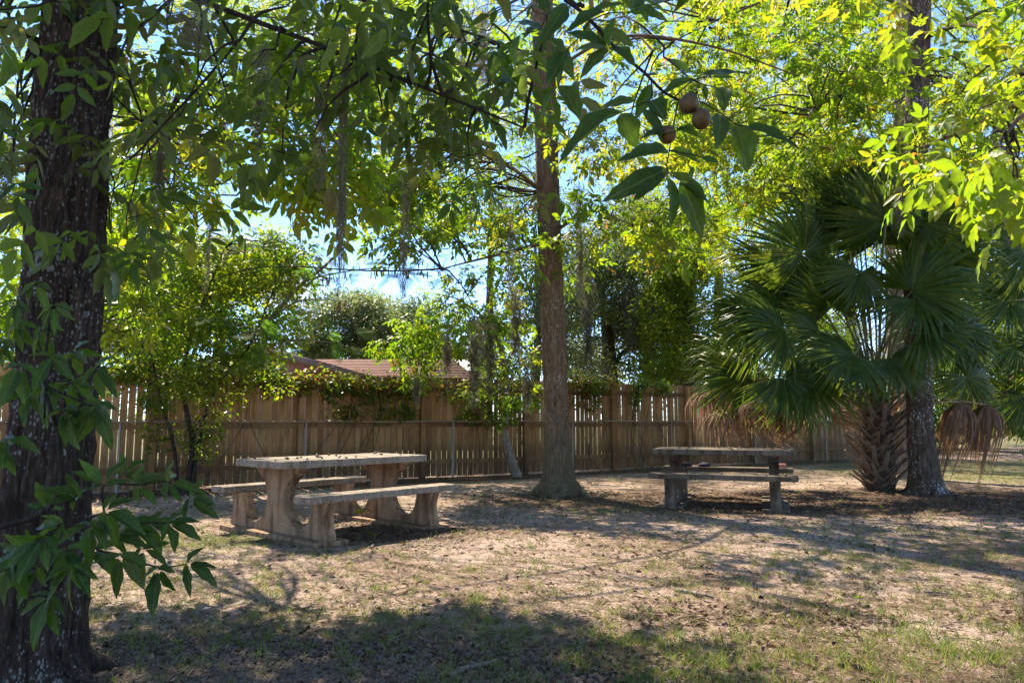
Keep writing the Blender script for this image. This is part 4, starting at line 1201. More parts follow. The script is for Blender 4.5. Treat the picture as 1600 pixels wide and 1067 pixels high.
# --- slender moss hung tree in front of the fence, left of the middle trunk
b = Vector(F0 + FU * s_at(789) + FN * .55)
st = empty('slender_tree', b)
tag(st, 'slender leaning young tree hung with moss against the fence, left of the middle trunk', 'tree')
_, sp_, _ = trunk_obj(st, [tuple(b - Vector((0, 0, .1))), tuple(at(789, 680, b.y)), tuple(at(791, 620, b.y)), tuple(at(786, 560, b.y - .2)), tuple(at(770, 500, b.y - .4)), tuple(at(765, 440, b.y - .5))],
                      [.10, .085, .075, .06, .045, .02], 16, .08, 3, 'bark_pale', 40)
sl = limbs_obj(st, [([at(787, 570, b.y - .2), at(740, 540, b.y - .8), at(690, 545, b.y - 1.4), at(640, 560, b.y - 1.8)], .03, .006),
                    ([at(775, 510, b.y - .4), at(720, 470, b.y - 1), at(680, 460, b.y - 1.4)], .025, .006),
                    ([at(787, 580, b.y - .2), at(825, 555, b.y - .6), at(845, 545, b.y - 1)], .02, .005)], 'bark_pale')
s_c = Crown(61); rnd = random.Random(61)
yb = b.y
fill(s_c, [(600, 500, 740, 575, yb - 2.2, yb - 1, 11, .38, 36, .17), (650, 450, 800, 540, yb - 1.8, yb - .4, 13, .38, 34, .17), (720, 540, 840, 650, yb - .9, yb - .2, 9, .30, 26, .16), (600, 560, 690, 610, yb - 1.8, yb - .9, 2, .3, 26, .17), (670, 400, 800, 460, yb - 1.6, yb - .5, 4, .36, 34, .17),
           (735, 600, 830, 660, yb - .6, yb - .3, 4, .25, 22, .16)],
     rnd, sl, False, 1.0, kind=5, ratio=.45, hang=.5, tint=(.1, .8), br=.005)
s_c.build(st, MID, 'leaf_far', 0)

# --- shrub in front of the fence at the left, and the mimosa over it
b = Vector(F0 + FU * s_at(292) + FN * .75)
bu = empty('shrub', b)
tag(bu, 'tall tangled leafy shrub climbing over the fence at left', 'shrub')
yb = b.y
bl = limbs_obj(bu, [([b, at(300, 690, yb), at(285, 600, yb), at(300, 520, yb), at(330, 440, yb + .2), at(350, 390, yb + .3)], .05, .012),
                    ([b + Vector((.1, 0, 0)), at(310, 700, yb), at(335, 610, yb), at(390, 540, yb), at(420, 470, yb + .2)], .035, .010),
                    ([b + Vector((-.15, 0, 0)), at(270, 690, yb), at(245, 600, yb), at(230, 500, yb + .2)], .04, .010),
                    ([b + Vector((.05, -.1, 0)), at(305, 680, yb - .2), at(312, 660, yb - .3), at(285, 640, yb - .2)], .015, .005)], 'twig')
bc = Crown(71); rnd = random.Random(71)
fill(bc, [(220, 380, 450, 470, yb - .3, yb + 1.2, 20, .42, 200, .085), (200, 450, 440, 560, yb - .5, yb + .8, 20, .42, 200, .085), (215, 540, 390, 640, yb - .5, yb + .1, 13, .36, 170, .08), (235, 630, 345, 735, yb - .4, yb + .1, 8, .28, 110, .075), (330, 560, 440, 610, yb - .3, yb + .3, 5, .3, 130, .08), (340, 370, 470, 430, yb, yb + 1, 6, .4, 170, .085)],
     rnd, bl, False, 1.0, kind=1, ratio=.52, flat=.85, hang=.3, tint=(.0, .85), br=.006)
bc.build(bu, LO, 'leaf_bush', 0)

# mimosa: feathery leaves
def feather_tpl(n=16):
    V, F = [], []
    for i in range(n):
        t = .08 + .92 * (i + .5) / n
        wd = .30 * math.sin(PI * min(1, t * .9 + .12)) ** .7
        for s in (-1, 1):
            k = len(V)
            V += [(0, t - .016, 0), (0, t + .016, 0), (s * wd, t + .10, -.10 * wd), (s * wd * .6, t + .035, -.02)]
            F += [(k, k + 3, k + 2), (k, k + 2, k + 1)]
    k = len(V); V += [(-.008, 0, 0), (.008, 0, 0), (0, 1, -.05)]; F += [(k, k + 1, k + 2)]
    V = np.array(V); V[:, 2] -= .22 * V[:, 1] ** 2
    return V, np.array(F), V[:, :2]
FE = feather_tpl()
mb_ = gnd(360, 735); mb_ = Vector((F0.x - 1.2, F0.y + .4, 0))
mi = empty('mimosa_tree', mb_)
tag(mi, 'feathery leaved mimosa leaning over the fence with bare forked bough', 'tree')
ml = limbs_obj(mi, [([mb_, mb_ + Vector((.0, .1, 1.4)), at(380, 535, 12.6), at(420, 500, 12.3), at(470, 445, 12.2), at(500, 422, 12.2), at(540, 385, 12.2)], .06, .018),
                    ([at(480, 438, 12.2), at(520, 428, 12.0), at(600, 418, 11.9), at(690, 424, 12.0)], .017, .004),
                    ([at(420, 500, 12.3), at(470, 470, 11.6), at(540, 470, 11.4)], .02, .005),
                    ([at(385, 530, 12.6), at(440, 530, 11.8), at(520, 535, 11.5)], .02, .005),
                    ([at(470, 445, 12.2), at(420, 400, 12.5), at(380, 370, 12.8)], .03, .006)], 'bark_pale')
mc = Crown(81); rnd = random.Random(81)
rg = mc.rng
for (x0, y0, x1, y1, Ya, Yb, n, L) in ((310, 480, 440, 560, 10.6, 12.0, 34, .55), (420, 505, 560, 545, 11, 12.2, 12, .42), (440, 395, 720, 435, 11.6, 12.4, 84, .34), (330, 350, 460, 420, 11.5, 13, 30, .5), (190, 590, 240, 640, 10.8, 11.5, 6, .5), (430, 450, 520, 500, 11.4, 12.4, 14, .4)):
    for i in range(n):
        p = np.array(at(rnd.uniform(x0, x1), rnd.uniform(y0, y1), rnd.uniform(Ya, Yb)))
        d = np.array([rg.normal(.2, .7), rg.normal(-.3, .5), rg.normal(-.15, .3)])
        l = L * rnd.uniform(.7, 1.2)
        mc.leaflets(p[None], frames(d[None], np.array([[rg.normal(0, .3), rg.normal(-.3, .3), 1]])), np.array([l]), np.array([l * 1.1]), np.array([rnd.random()]))
        q = min(ml, key=lambda a: (Vector(a) - Vector(p)).length)
        if i % 2 == 0: mc.tw.add(*tube(spline([q, (np.array(q) + p) / 2 + np.array([0, 0, .08]), p], 6), np.linspace(.008, .003, 6), 4))
mc.build(mi, FE, 'feather', 0, twig_mat='bark_pale')
g = Geo()
bough = [Vector(p) for p in ml if p[2] > 3.0 and to_px(p)[0][0] > 500]
for i in range(46):
    p = rnd.choice(bough) + Vector((rnd.uniform(-.12, .12), rnd.uniform(-.12, .12), 0)); k = rnd.uniform(.08, .17)
    q = min(bough, key=lambda b_: (b_ - p).length)
    g.add(*tube([np.array(q - mi.location), np.array(p - mi.location) + np.array([0, 0, -.02])], [.003, .003], 4))
    a_ = rnd.uniform(0, PI); ca, sa = math.cos(a_), math.sin(a_)
    V = box_v(-.012, .012, -.002, .002, -k, 0)
    V = V @ np.array([[ca, sa, 0], [-sa, ca, 0], [rnd.uniform(-.4, .4), rnd.uniform(-.4, .4), 1]])
    g.add(V + np.array(p - mi.location) + np.array([0, 0, -.02]), BOXQ)
tag(g.build('seed_pods', M['pod'], mi), kind='stuff')

# --- trees beyond the fence
def bg_tree(name, label, base, h, r0, boxes, seed, mat='leaf_oak', bark='bark_oak', kind=1, ratio=.5, group='trees beyond the fence', lean=(0, 0), tint=(0, 1), flat=.7, tpl=LO):
    t = empty(name, base)
    tag(t, label, 'tree', group)
    b = Vector(base)
    topv = b + Vector((lean[0], lean[1], h))
    _, P, _ = trunk_obj(t, [tuple(b - Vector((0, 0, .2))), tuple(b + Vector((lean[0] * .1, lean[1] * .1, h * .2))), tuple(b + Vector((lean[0] * .5 + .15, lean[1] * .5, h * .6))), tuple(topv)], [r0 * 1.5, r0, r0 * .85, r0 * .5, r0 * .2], 20, .07, 3, bark, 50, seed=seed)
    rd = random.Random(seed); paths = []
    lim = []
    for bx in boxes:
        c = at((bx[0] + bx[2]) / 2, (bx[1] + bx[3]) / 2, (bx[4] + bx[5]) / 2)
        s = min(P[8:], key=lambda p: abs(p[2] - c.z * .75))
        paths.append(([s, tuple((Vector(s) + c) / 2 + Vector((0, 0, .3))), tuple(c)], r0 * .35, r0 * .08))
    lim = limbs_obj(t, paths, bark, seg=6) + P
    cr_ = Crown(seed)
    fill(cr_, boxes, rd, lim, True, .6, kind=kind, ratio=ratio, flat=flat, hang=.3, tint=tint, br=.012, twigs=4)
    cr_.build(t, tpl, mat, 0)
    return t
def far_base(x, Y): 
    p = at(x, 657, Y); return (p.x, p.y, 0)
bg_tree('live_oak', 'round grey green oak behind the brown house roof', far_base(545, 40), 7.5, .30, [(475, 480, 620, 560, 37, 43, 55, 1.25, 567, 0.183), (505, 465, 590, 490, 38, 42, 12, 1.1, 513, 0.183)], 101)
bg_tree('live_oak', 'small distant oak top below the white cloud', far_base(650, 52), 8.0, .30, [(610, 490, 690, 540, 50, 54, 20, 1.5, 567, 0.207), (625, 470, 680, 495, 51, 53, 6, 1.1, 405, 0.207), (600, 530, 760, 580, 50, 54, 20, 1.6, 567, 0.22)], 102)
bg_tree('live_oak', 'moss hung live oak with dark trunk beyond the fence, right of the middle trunk', far_base(957, 27), 7.5, .34, [(880, 400, 1060, 520, 24, 30, 49, 1.0, 445, 0.134), (890, 500, 1100, 590, 25, 31, 43, 0.9, 405, 0.134), (900, 330, 1080, 420, 24, 30, 22, 1.0, 445, 0.134)], 103, lean=(-.6, 0))
bg_tree('live_oak', 'pale green oak crown beyond the fence, left of the palm fronds', far_base(1075, 25), 8.5, .30, [(1020, 400, 1120, 600, 22, 27, 47, 0.9, 445, 0.122), (1010, 330, 1130, 430, 22, 27, 22, 0.9, 445, 0.122)], 104, mat='leaf_bush', tint=(.3, .9))
bg_tree('oak_tree', 'reddish trunk with leafy crown seen behind the palm fronds', far_base(1278, 25), 7.5, .30, [(1130, 430, 1300, 600, 21, 26, 22, 0.9, 270, 0.146), (1200, 200, 1340, 400, 19, 25, 20, 0.9, 270, 0.159)], 105, mat='leaf_far', bark='bark_mid', kind=5, ratio=.4, tpl=MID)
bg_tree('oak_tree', 'dark leafy tree in the woods right of the palm', far_base(1530, 33), 7.5, .15, [(1450, 420, 1640, 560, 24, 30, 32, 1.0, 405, 0.146), (1440, 560, 1650, 680, 24, 30, 27, 1.0, 432, 0.146)], 106, mat='leaf_shade_tone', tint=(.1, .7))
bg_tree('oak_tree', 'bright green tree above the fence behind the dark trunk at left', far_base(130, 17), 6.5, .20, [(60, 330, 240, 470, 14, 19, 33, 0.75, 310, 0.146), (130, 440, 260, 600, 13.5, 18, 29, 0.7, 310, 0.146), (0, 420, 60, 600, 13, 18, 16, 0.7, 310, 0.146)], 107, mat='leaf_bush', kind=1, ratio=.45)
bg_tree('oak_tree', 'sunlit leafy tree rising behind the tangled shrub', far_base(330, 19), 6.2, .20, [(220, 370, 470, 450, 16, 21, 33, 0.8, 351, 0.146), (200, 440, 470, 540, 16, 21, 29, 0.8, 351, 0.146)], 108, mat='leaf_bush', ratio=.45)
bg_tree('live_oak', 'thin mossy oak beyond the fence directly behind the middle trunk', far_base(835, 24), 7.8, .16, [(760, 400, 900, 520, 21, 26, 22, 0.8, 351, 0.122), (770, 500, 900, 600, 21, 26, 20, 0.8, 351, 0.122)], 109, tint=(.3, 1))
bg_tree('oak_tree', 'tall yellow green tree high behind the nut cluster', far_base(1125, 28), 14, .22, [(1000.0, -40.0, 1240.0, 200.0, 25.0, 31.0, 26, 1.25, 143, 0.196), (980.0, 180.0, 1220.0, 360.0, 25.0, 30.0, 18, 1.19, 132, 0.196)], 111, mat='leaf_far', kind=5, ratio=.42, tpl=MID, tint=(.3, .92))
bg_tree('oak_tree', 'tall grey trunk high behind the forking limb of the right trunk', far_base(1335, 29), 15, .24, [(1220.0, -40.0, 1440.0, 160.0, 25.0, 31.0, 24, 1.25, 143, 0.196), (1200.0, 150.0, 1330.0, 330.0, 26.0, 31.0, 12, 1.25, 132, 0.196)], 112, mat='leaf_far', bark='bark_pale', kind=5, ratio=.42, tpl=MID, tint=(.3, .92))
bg_tree('oak_tree', 'tall shaded tree in the upper right corner behind the golden sprays', far_base(1530, 28), 15, .22, [(1440.0, -40.0, 1640.0, 220.0, 24.0, 30.0, 24, 1.25, 143, 0.196), (1450.0, 220.0, 1640.0, 460.0, 24.0, 30.0, 20, 1.25, 132, 0.196)], 113, mat='leaf_far', kind=5, ratio=.42, tpl=MID, tint=(.1, .8))
bg_tree('oak_tree', 'tall sunlit tree high left of the middle trunk beyond the fence', far_base(760, 29), 14, .18, [(560.0, -40.0, 860.0, 160.0, 24.0, 30.0, 40, 1.25, 132, 0.196), (560.0, 140.0, 840.0, 330.0, 24.0, 29.0, 35, 1.12, 132, 0.196), (780.0, 300.0, 860.0, 460.0, 25.0, 29.0, 8, 1.0, 121, 0.184)], 114, mat='leaf_far', kind=5, ratio=.42, tpl=MID, tint=(.2, .9))
bg_tree('oak_tree', 'tall sunlit tree high above the tangled shrub', far_base(250, 28), 13, .18, [(150.0, -40.0, 420.0, 160.0, 23.0, 28.0, 20, 1.25, 132, 0.196), (150.0, 140.0, 340.0, 340.0, 23.0, 28.0, 20, 1.12, 132, 0.196), (400.0, -40.0, 580.0, 200.0, 23.0, 28.0, 18, 1.12, 132, 0.196), (-40.0, 0.0, 70.0, 420.0, 22.0, 26.0, 12, 1.12, 132, 0.196)], 115, mat='leaf_far', kind=5, ratio=.42, tpl=MID, tint=(.2, .9))
bg_tree('live_oak', 'dim mossy oak filling the gap between the middle trunk and the palm', far_base(1010, 33), 9, .26, [(860, 300, 1140, 460, 30, 36, 40, 1.2, 420, .15), (870, 440, 1140, 610, 30, 36, 45, 1.2, 420, .15)], 116, tint=(.2, 1))
bg_tree('live_oak', 'dark evergreen oak filling the space behind the palm trunk', far_base(1400, 30), 9, .24, [(1250, 380, 1480, 520, 27, 32, 22, 1.1, 380, .14), (1250, 510, 1480, 650, 27, 32, 26, 1.1, 380, .14), (1450, 560, 1660, 690, 26, 31, 24, 1.1, 380, .14)], 117, tint=(.0, .8))
# far woods as one mass
def far_woods():
    rg = np.random.default_rng(9); C = Crown(200)
    for i in range(170):
        Y = rg.uniform(60, 85); x = rg.uniform(-68, 68)
        C.clump((x * Y / 70, Y, abs(rg.normal(0, 3.4)) + .6), rg.uniform(1.6, 2.6), 150, .34, 1, .6, flat=.8, twigs=0)
    for i in range(150):
        x = rg.uniform(9, 50); Y = rg.uniform(30, 42)
        C.clump((x, Y, rg.uniform(.4, 5)), 1.3, 220, .17, 1, .55, flat=.8, twigs=0)
    P = np.concatenate(C.P); R = np.concatenate(C.R); L = np.concatenate(C.L); W = np.concatenate(C.W); T = np.concatenate(C.T)
    V, F, t, uv = leaves_mesh(LO, P, R, L, W, T)
    tag(obj_np('far_woods', V, F, M['leaf_oak'], None, {'tint': t}), 'far belt of dark green woods closing the view', 'woods', kind='stuff')
far_woods()

# --- vines on the fence
def vine(label, spans, seed, n, tint):
    rd = random.Random(seed); root = empty('vine', F0 + FU * 0); C = Crown(seed)
    root.location = F0 + FU * spans[0][0]
    tag(root, label, 'vine', 'vines on the wooden fence')
    for (s0, s1, z0, z1, k) in spans:
        for i in range(k):
            s = rd.uniform(s0, s1); z = rd.uniform(z0, z1)
            c = F0 + FU * s + FN * rd.uniform(.08, .26) + Vector((0, 0, z))
            C.clump(tuple(c), rd.uniform(.13, .24), n, .085, 1, .62, flat=1.0, hang=.4, tint=tint, br=.004, twigs=3)
        pts = [F0 + FU * (s0 + (s1 - s0) * i / 8) + FN * .2 + Vector((0, 0, z1 - .1 + .07 * math.sin(i * 2.1 + seed))) for i in range(9)]
        C.tw.add(*tube(spline(pts, 30), .008, 5))
        for j in range(3):
            s = rd.uniform(s0, s1)
            a = F0 + FU * s + FN * .22
            C.tw.add(*tube(spline([a + Vector((0, 0, z1 - .1)), a + FU * rd.uniform(-.2, .2) + Vector((0, 0, 1.2)), a + FU * rd.uniform(-.4, .4) + Vector((0, 0, .4)), a + FU * rd.uniform(-.3, .3)], 16), .006, 5))
    C.build(root, LO, 'leaf_vine', 0)
vine('green and orange leaved creeper matted over the fence top behind the tan table', [(s_at(430), s_at(650), 1.70, 1.98, 46), (s_at(510), s_at(650), 1.25, 1.8, 30)], 301, 34, (.2, 1))
vine('creeper tangled down the pickets between the slender tree and the tan table', [(s_at(690), s_at(835), 1.2, 2.08, 36)], 302, 30, (.2, .95))
vine('sunlit yellow green creeper on the fence top just right of the middle trunk', [(s_at(885), s_at(955), 1.82, 2.15, 26), (s_at(890), s_at(925), 1.5, 1.8, 6)], 303, 34, (.3, .95))
vine('small creeper patch on the fence top left of the palm', [(s_at(982), s_at(1040), 1.9, 2.12, 14), (s_at(983), s_at(990), 1.3, 1.9, 5)], 304, 30, (.1, .7))
vine('leafy creeper along the fence top behind the tangled shrub', [(s_at(150), s_at(440), 1.7, 2.15, 50)], 305, 34, (.0, .8))

# ------------------------------------------------------------------ PALMS
def blade_geo(rng, size=1.0, n=46, droopk=1.0, arc=150, fold=.35, limp=0.0, wk=1.0):
    """fan of split leaflets round the origin, axis +Y, face +Z"""
    V, F, T = [], [], []
    for i in range(n):
        f = (i / (n - 1) - .5) * 2
        a = math.radians(f * arc)
        L = size * (1 - .30 * abs(f) ** 2) * (rng.uniform(.55, 1.1) if limp else rng.uniform(.9, 1.05))
        a += rng.normal(0, .10 if limp else .015)
        w0 = size * .042 * rng.uniform(.85, 1.1) * wk * 46 / n
        d = np.array([math.sin(a), math.cos(a), 0]); sd = np.array([math.cos(a), -math.sin(a), 0])
        dr = (.30 + .5 * abs(f)) * droopk * rng.uniform(.6, 1.35)
        kink = rng.uniform(.5, .8) if rng.random() < .5 + limp else 2
        k0 = len(V)
        rows = [.03, .2, .4, .6, .78, .92, 1.0]
        for t in rows:
            wd = w0 * min(1, t * 2.4) * (1 if t < .55 else max(0.02, (1 - t) / .45) ** .8)
            z = .10 * size * math.sin(min(1, t * 1.6) * PI / 2) * (1 - abs(f) * .4) - dr * L * t ** 2.2 * .55
            r = t * L
            if t > kink: z -= (t - kink) * L * .8; r -= (t - kink) * L * .45
            if limp:
                z -= limp * L * t ** 1.3 * .9; r *= (1 - .72 * limp * t)
            z -= .22 * size * f * f * t
            p = d * r + np.array([0, 0, z])
            zz = np.array([0, 0, fold * wd])
            V += [p - sd * wd + zz, p, p + sd * wd + zz]
            T += [0, 0, 0]
        tt = rng.uniform(0, .85)
        for q in range(len(rows) * 3): T[-1 - q] = tt
        for j in range(len(rows) - 1):
            a0 = k0 + j * 3
            F += [(a0, a0 + 1, a0 + 4, a0 + 3), (a0 + 1, a0 + 2, a0 + 5, a0 + 4)]
    return np.array(V), np.array(F), np.array(T)
def frond(root, crown_pt, hub, yaw_dir, up, size, rng, dead=False, limp=0.0, n=46, arc=150, drk=1.0, r0=.022):
    o = np.array(root.location)
    a = np.array(crown_pt) - o; h = np.array(hub) - o
    mid = (a + h) / 2 + np.array([0, 0, .16 * np.linalg.norm(h - a)])
    P = spline([a, a * .6 + mid * .4 + np.array([0, 0, .06]), mid, h], 14)
    V, Q = tube(P, np.linspace(r0, .011, 14), 6)
    pet = obj_np('frond', V, Q, M['petiole_dead' if dead else 'petiole'], root, smooth=True)
    tag(pet, 'dead brown frond' if dead else None)
    V, F, T = blade_geo(rng, size * (1.15 if dead else 1.34), 72 if dead else 62, drk, arc if dead else rng.uniform(100, 150), .6, limp, .62 if dead else .78)
    R = frames(np.array([yaw_dir], float), np.array([up], float))[0]
    W = V @ R.T + h
    if dead: T = rng.uniform(0, 1) * .5 + T * .5
    obj_np('blade', W, F, M['palm_dead' if dead else 'palm'], pet, {'tint': T})
PX, PY = 6.2, 12.2
pm = empty('palm_tree', (PX, PY, 0))
tag(pm, 'squat cabbage palm with broad fan fronds and brown dead skirt', 'palm tree', 'fan palms')
prng = np.random.default_rng(77)
# trunk core
g = Geo(); g.add(*tube(spline([(0, 0, -.1), (0, 0, .5), (.02, 0, 1.0), (.03, 0, 1.6), (.03, 0, 2.0)], 30), np.interp(np.linspace(0, 1, 30), [0, .3, .6, .85, 1], [.22, .235, .20, .14, .06]), 20, .08, 3))
g.build('trunk', M['palm_core'], pm, True)
# leaf bases (boots): split wedges set in a criss-cross
def boot_mesh(seed):
    rd = random.Random(seed)
    V, F = [], []
    # forked strap: stem then two arms at the base
    def strap(p0, p1, w0, w1, t0, t1):
        k = len(V)
        for p, w_, t_ in ((p0, w0, t0), (p1, w1, t1)):
            x, y, z = p
            V.extend([(x - w_, y - t_, z), (x + w_, y - t_, z), (x + w_, y + t_, z), (x - w_, y + t_, z)])
        F.extend([(k, k+1, k+5, k+4), (k+1, k+2, k+6, k+5), (k+2, k+3, k+7, k+6), (k+3, k, k+4, k+7), (k+4, k+5, k+6, k+7), (k+3, k+2, k+1, k)])
    l = rd.uniform(.20, .30)
    strap((0, .0, .08), (0, .13, .08 + l), .034, .024, .016, .008)
    strap((-.115, -.05, -.06), (-.012, .012, .10), .034, .026, .014, .014)
    strap((.115, -.05, -.06), (.012, .012, .10), .034, .026, .014, .014)
    me = bpy.data.meshes.new('leaf_base'); me.from_pydata(V, [], F); me.materials.append(M['boot']); return me
boots = [boot_mesh(i) for i in range(5)]
ga = 2.39996
for i in range(84):
    z = .02 + 1.5 * i / 84
    r = np.interp(z, [0, .45, 1.1, 1.6], [.225, .235, .20, .16])
    a = i * ga
    o = bpy.data.objects.new('leaf_base', boots[i % 5])
    o.location = (r * math.cos(a), r * math.sin(a), z)
    o.rotation_euler = (-.30 + random.uniform(-.15, .15), random.uniform(-.35, .35), a - PI / 2)
    k = random.uniform(.95, 1.25); o.scale = (k, k, k)
    link(o, pm)
PC = np.array([PX + .03, PY, 1.75])
FR = [ # hub px, depth offset, blade direction px angle, size
 (1385, 345, -.9, 88, .95), (1435, 345, -.95, 62, .9), (1285, 345, .0, 108, .9), (1335, 290, .2, 98, .85),
 (1255, 395, -.3, 100, .98), (1345, 300, .3, 95, .95), (1390, 290, .5, 75, .95), (1330, 350, -.2, 100, .92), (1215, 470, .1, 150, .90), (1225, 515, -.9, 170, .92), (1345, 425, -.8, -95, .75),
 (1430, 470, -1.2, -70, .80), (1425, 455, -1.1, 40, .85), (1335, 555, -1.4, -150, .72), (1165, 590, -.2, 200, .85), (1225, 590, -1.1, -60, .80), (1265, 600, -1.0, -40, .75), (1150, 560, .6, 170, .8),
 (1490, 520, .2, -60, .95), (1480, 520, .4, 20, .9), (1475, 400, .3, 60, .95), (1290, 440, .8, 130, .9), (1200, 420, .8, 140, .85), (1310, 330, .9, 110, .95), (1420, 340, .9, 80, .95),
 (1180, 500, -.4, 165, .9), (1280, 520, -.6, 215, .75), (1370, 380, .7, 90, 1.0), (1450, 420, .9, 50, .9), (1245, 470, .4, 120, .9), (1390, 560, -1.2, -70, .6), (1510, 590, -.1, -50, .75), (1440, 520, -1.4, -20, .7), (1300, 480, -.2, 100, .8)]
for (hx, hy, dy, ang, size) in FR:
    hub = at(hx, hy, PY + dy)
    a = math.radians(ang)
    out = np.array(hub) - PC
    yd = np.array([math.cos(a), dy * .35 + prng.normal(0, .15), math.sin(a)])
    up = np.array([prng.normal(0, .2), -.85 + .25 * (dy > 0), .55 + prng.normal(0, .15)])
    st_ = PC + nrm(out * np.array([1, 1, 0]))[None][0] * .12 + np.array([0, 0, prng.uniform(-.35, .5)])
    frond(pm, st_, hub, yd, up, size * prng.uniform(.95, 1.05), prng, drk=prng.uniform(.35, 1.0))
DEAD = [(1130, 640, -.3, -160, .75, .55), (1170, 630, -.7, -120, .75, .65), (1110, 610, .1, -170, .75, .5), (1220, 640, -.6, -100, .65, .8), (1255, 645, -.8, -80, .6, .85), (1195, 645, .2, -110, .7, .8), (1145, 620, .5, -150, .7, .7),
        (1500, 628, -.5, -20, .95, 1.0), (1540, 632, -.4, -10, .85, 1.0), (1410, 620, .5, -80, .7, 1.0), (1300, 640, .7, -100, .6, .9), (1530, 610, 1.0, -30, .6, 1.0)]
for (hx, hy, dy, ang, size, limp) in DEAD:
    hub = at(hx, hy, PY + dy)
    a = math.radians(ang)
    out = np.array(hub) - PC
    st_ = PC + nrm(out * np.array([1, 1, 0])) * .14 + np.array([0, 0, prng.uniform(-.75, -.3)])
    frond(pm, st_, hub, np.array([math.cos(a) * .9, dy * .3, math.sin(a) * .5]), np.array([0, -.25, 1]), size, prng, True, limp, 40, 140, .8, .02)
# second palm, mostly outside the right edge
QX, QY = 11.9, 14.5
p2 = empty('palm_tree', (QX, QY, 0))
tag(p2, 'second fan palm, its dark fronds hanging in at the right edge', 'palm tree', 'fan palms')
g = Geo(); g.add(*tube(spline([(0, 0, -.1), (0, 0, 1), (.05, 0, 2.4), (.05, 0, 3.2)], 24), np.interp(np.linspace(0, 1, 24), [0, .5, 1], [.24, .22, .12]), 16, .1, 3)); g.build('trunk', M['palm_core'], p2, True)
for i in range(40):
    a = i * ga; z = .1 + 2.4 * i / 40
    o = bpy.data.objects.new('leaf_base', boots[i % 5]); o.location = (.22 * math.cos(a), .22 * math.sin(a), z); o.rotation_euler = (-.12, 0, a - PI / 2); link(o, p2)
C2 = np.array([QX, QY, 2.9])
for (hx, hy, dy, ang, size) in ((1600, 395, -.6, 160, .95), (1575, 470, -.3, 190, .95), (1590, 540, -.7, 215, .9), (1560, 600, -.2, 230, .85), (1605, 330, 0, 130, 1.0), (1600, 620, -.5, 250, .8), (1640, 400, .5, 120, 1), (1640, 540, -.8, 240, .9), (1680, 340, 0, 60, 1), (1760, 450, 0, 0, 1), (1740, 560, -.4, -40, .9), (1590, 440, .6, 170, .9)):
    hub = at(hx, hy, QY + dy); a = math.radians(ang)
    frond(p2, C2 + np.array([0, 0, prng.uniform(-.3, .3)]), hub, np.array([math.cos(a), dy * .3, math.sin(a)]), np.array([prng.normal(0, .2), -.8, .5]), size, prng, drk=prng.uniform(.5, 1.2))
for (hx, hy, dy, ang, size) in ((1555, 610, -.3, -140, .7), (1600, 640, -.4, -100, .7)):
    hub = at(hx, hy, QY + dy); a = math.radians(ang)
    frond(p2, C2 + np.array([0, 0, -.5]), hub, np.array([math.cos(a) * .9, 0, math.sin(a) * .5]), np.array([0, -.25, 1]), size, prng, True, 1.0, 36, 130, .8)

# ------------------------------------------------------------------ SPANISH MOSS
def moss(x, y0, y1, Y, wpx, label, seed, dens=1.0, group='spanish moss hanging from the boughs', name='spanish_moss'):
    rg = np.random.default_rng(seed)
    topp = np.array(at(x, y0, Y)); L = topp[2] - at(x, y1, Y).z; wd = wpx / F_PX * Y
    n = int(max(20, 75 * dens))
    V, F, T = [], [], []
    px = Y / F_PX
    for i in range(n):
        t0 = rg.uniform(0, .75) ** 1.2; l = L * min(1 - t0, rg.uniform(.12, .55))
        tap = (1 - .75 * t0)
        p = np.array([rg.normal(0, .5) * wd * tap, rg.normal(0, .5) * wd * tap, -L * t0])
        ph = rg.uniform(0, 6, 3); k0 = len(V); wv = max(.002, .5 * px) * rg.uniform(.5, 1.2)
        m = 9; tt = rg.random(); ang = rg.uniform(0, PI)
        sx = np.array([math.cos(ang), math.sin(ang), 0])
        for j in range(m):
            u = j / (m - 1)
            q = p + np.array([math.sin(ph[0] + u * 9) * .32 * wd + math.sin(ph[2] + u * 23) * .14 * wd, math.cos(ph[1] + u * 8) * .32 * wd, -l * u + .02 * l * math.sin(u * 30 + ph[2])])
            ww = wv * (1 - .6 * u)
            V += [q - sx * ww, q + sx * ww]; T += [tt, tt]
        for j in range(m - 1): F.append((k0 + 2 * j, k0 + 2 * j + 1, k0 + 2 * j + 3, k0 + 2 * j + 2))
        # curls
        for c in range(7):
            u = rg.uniform(.1, .9); q = p + np.array([0, 0, -l * u]); dd = rg.normal(0, 1, 3); dd = dd / np.linalg.norm(dd) * .45 * wd
            k0 = len(V); s2 = np.array([0, 0, wv * .6])
            q2 = q + dd * .6 + np.array([0, 0, .03 * wd]); q3 = q + dd + np.array([0, 0, -.16 * wd])
            V += [q - s2, q + s2, q2 - s2, q2 + s2, q3 - s2 * .3, q3 + s2 * .3]; T += [tt] * 6
            F += [(k0, k0 + 1, k0 + 3, k0 + 2), (k0 + 2, k0 + 3, k0 + 5, k0 + 4)]
    o = obj_np(name, np.array(V), np.array(F), M['moss'], None, {'tint': np.array(T)}, loc=tuple(topp))
    tag(o, label, 'spanish moss', group)
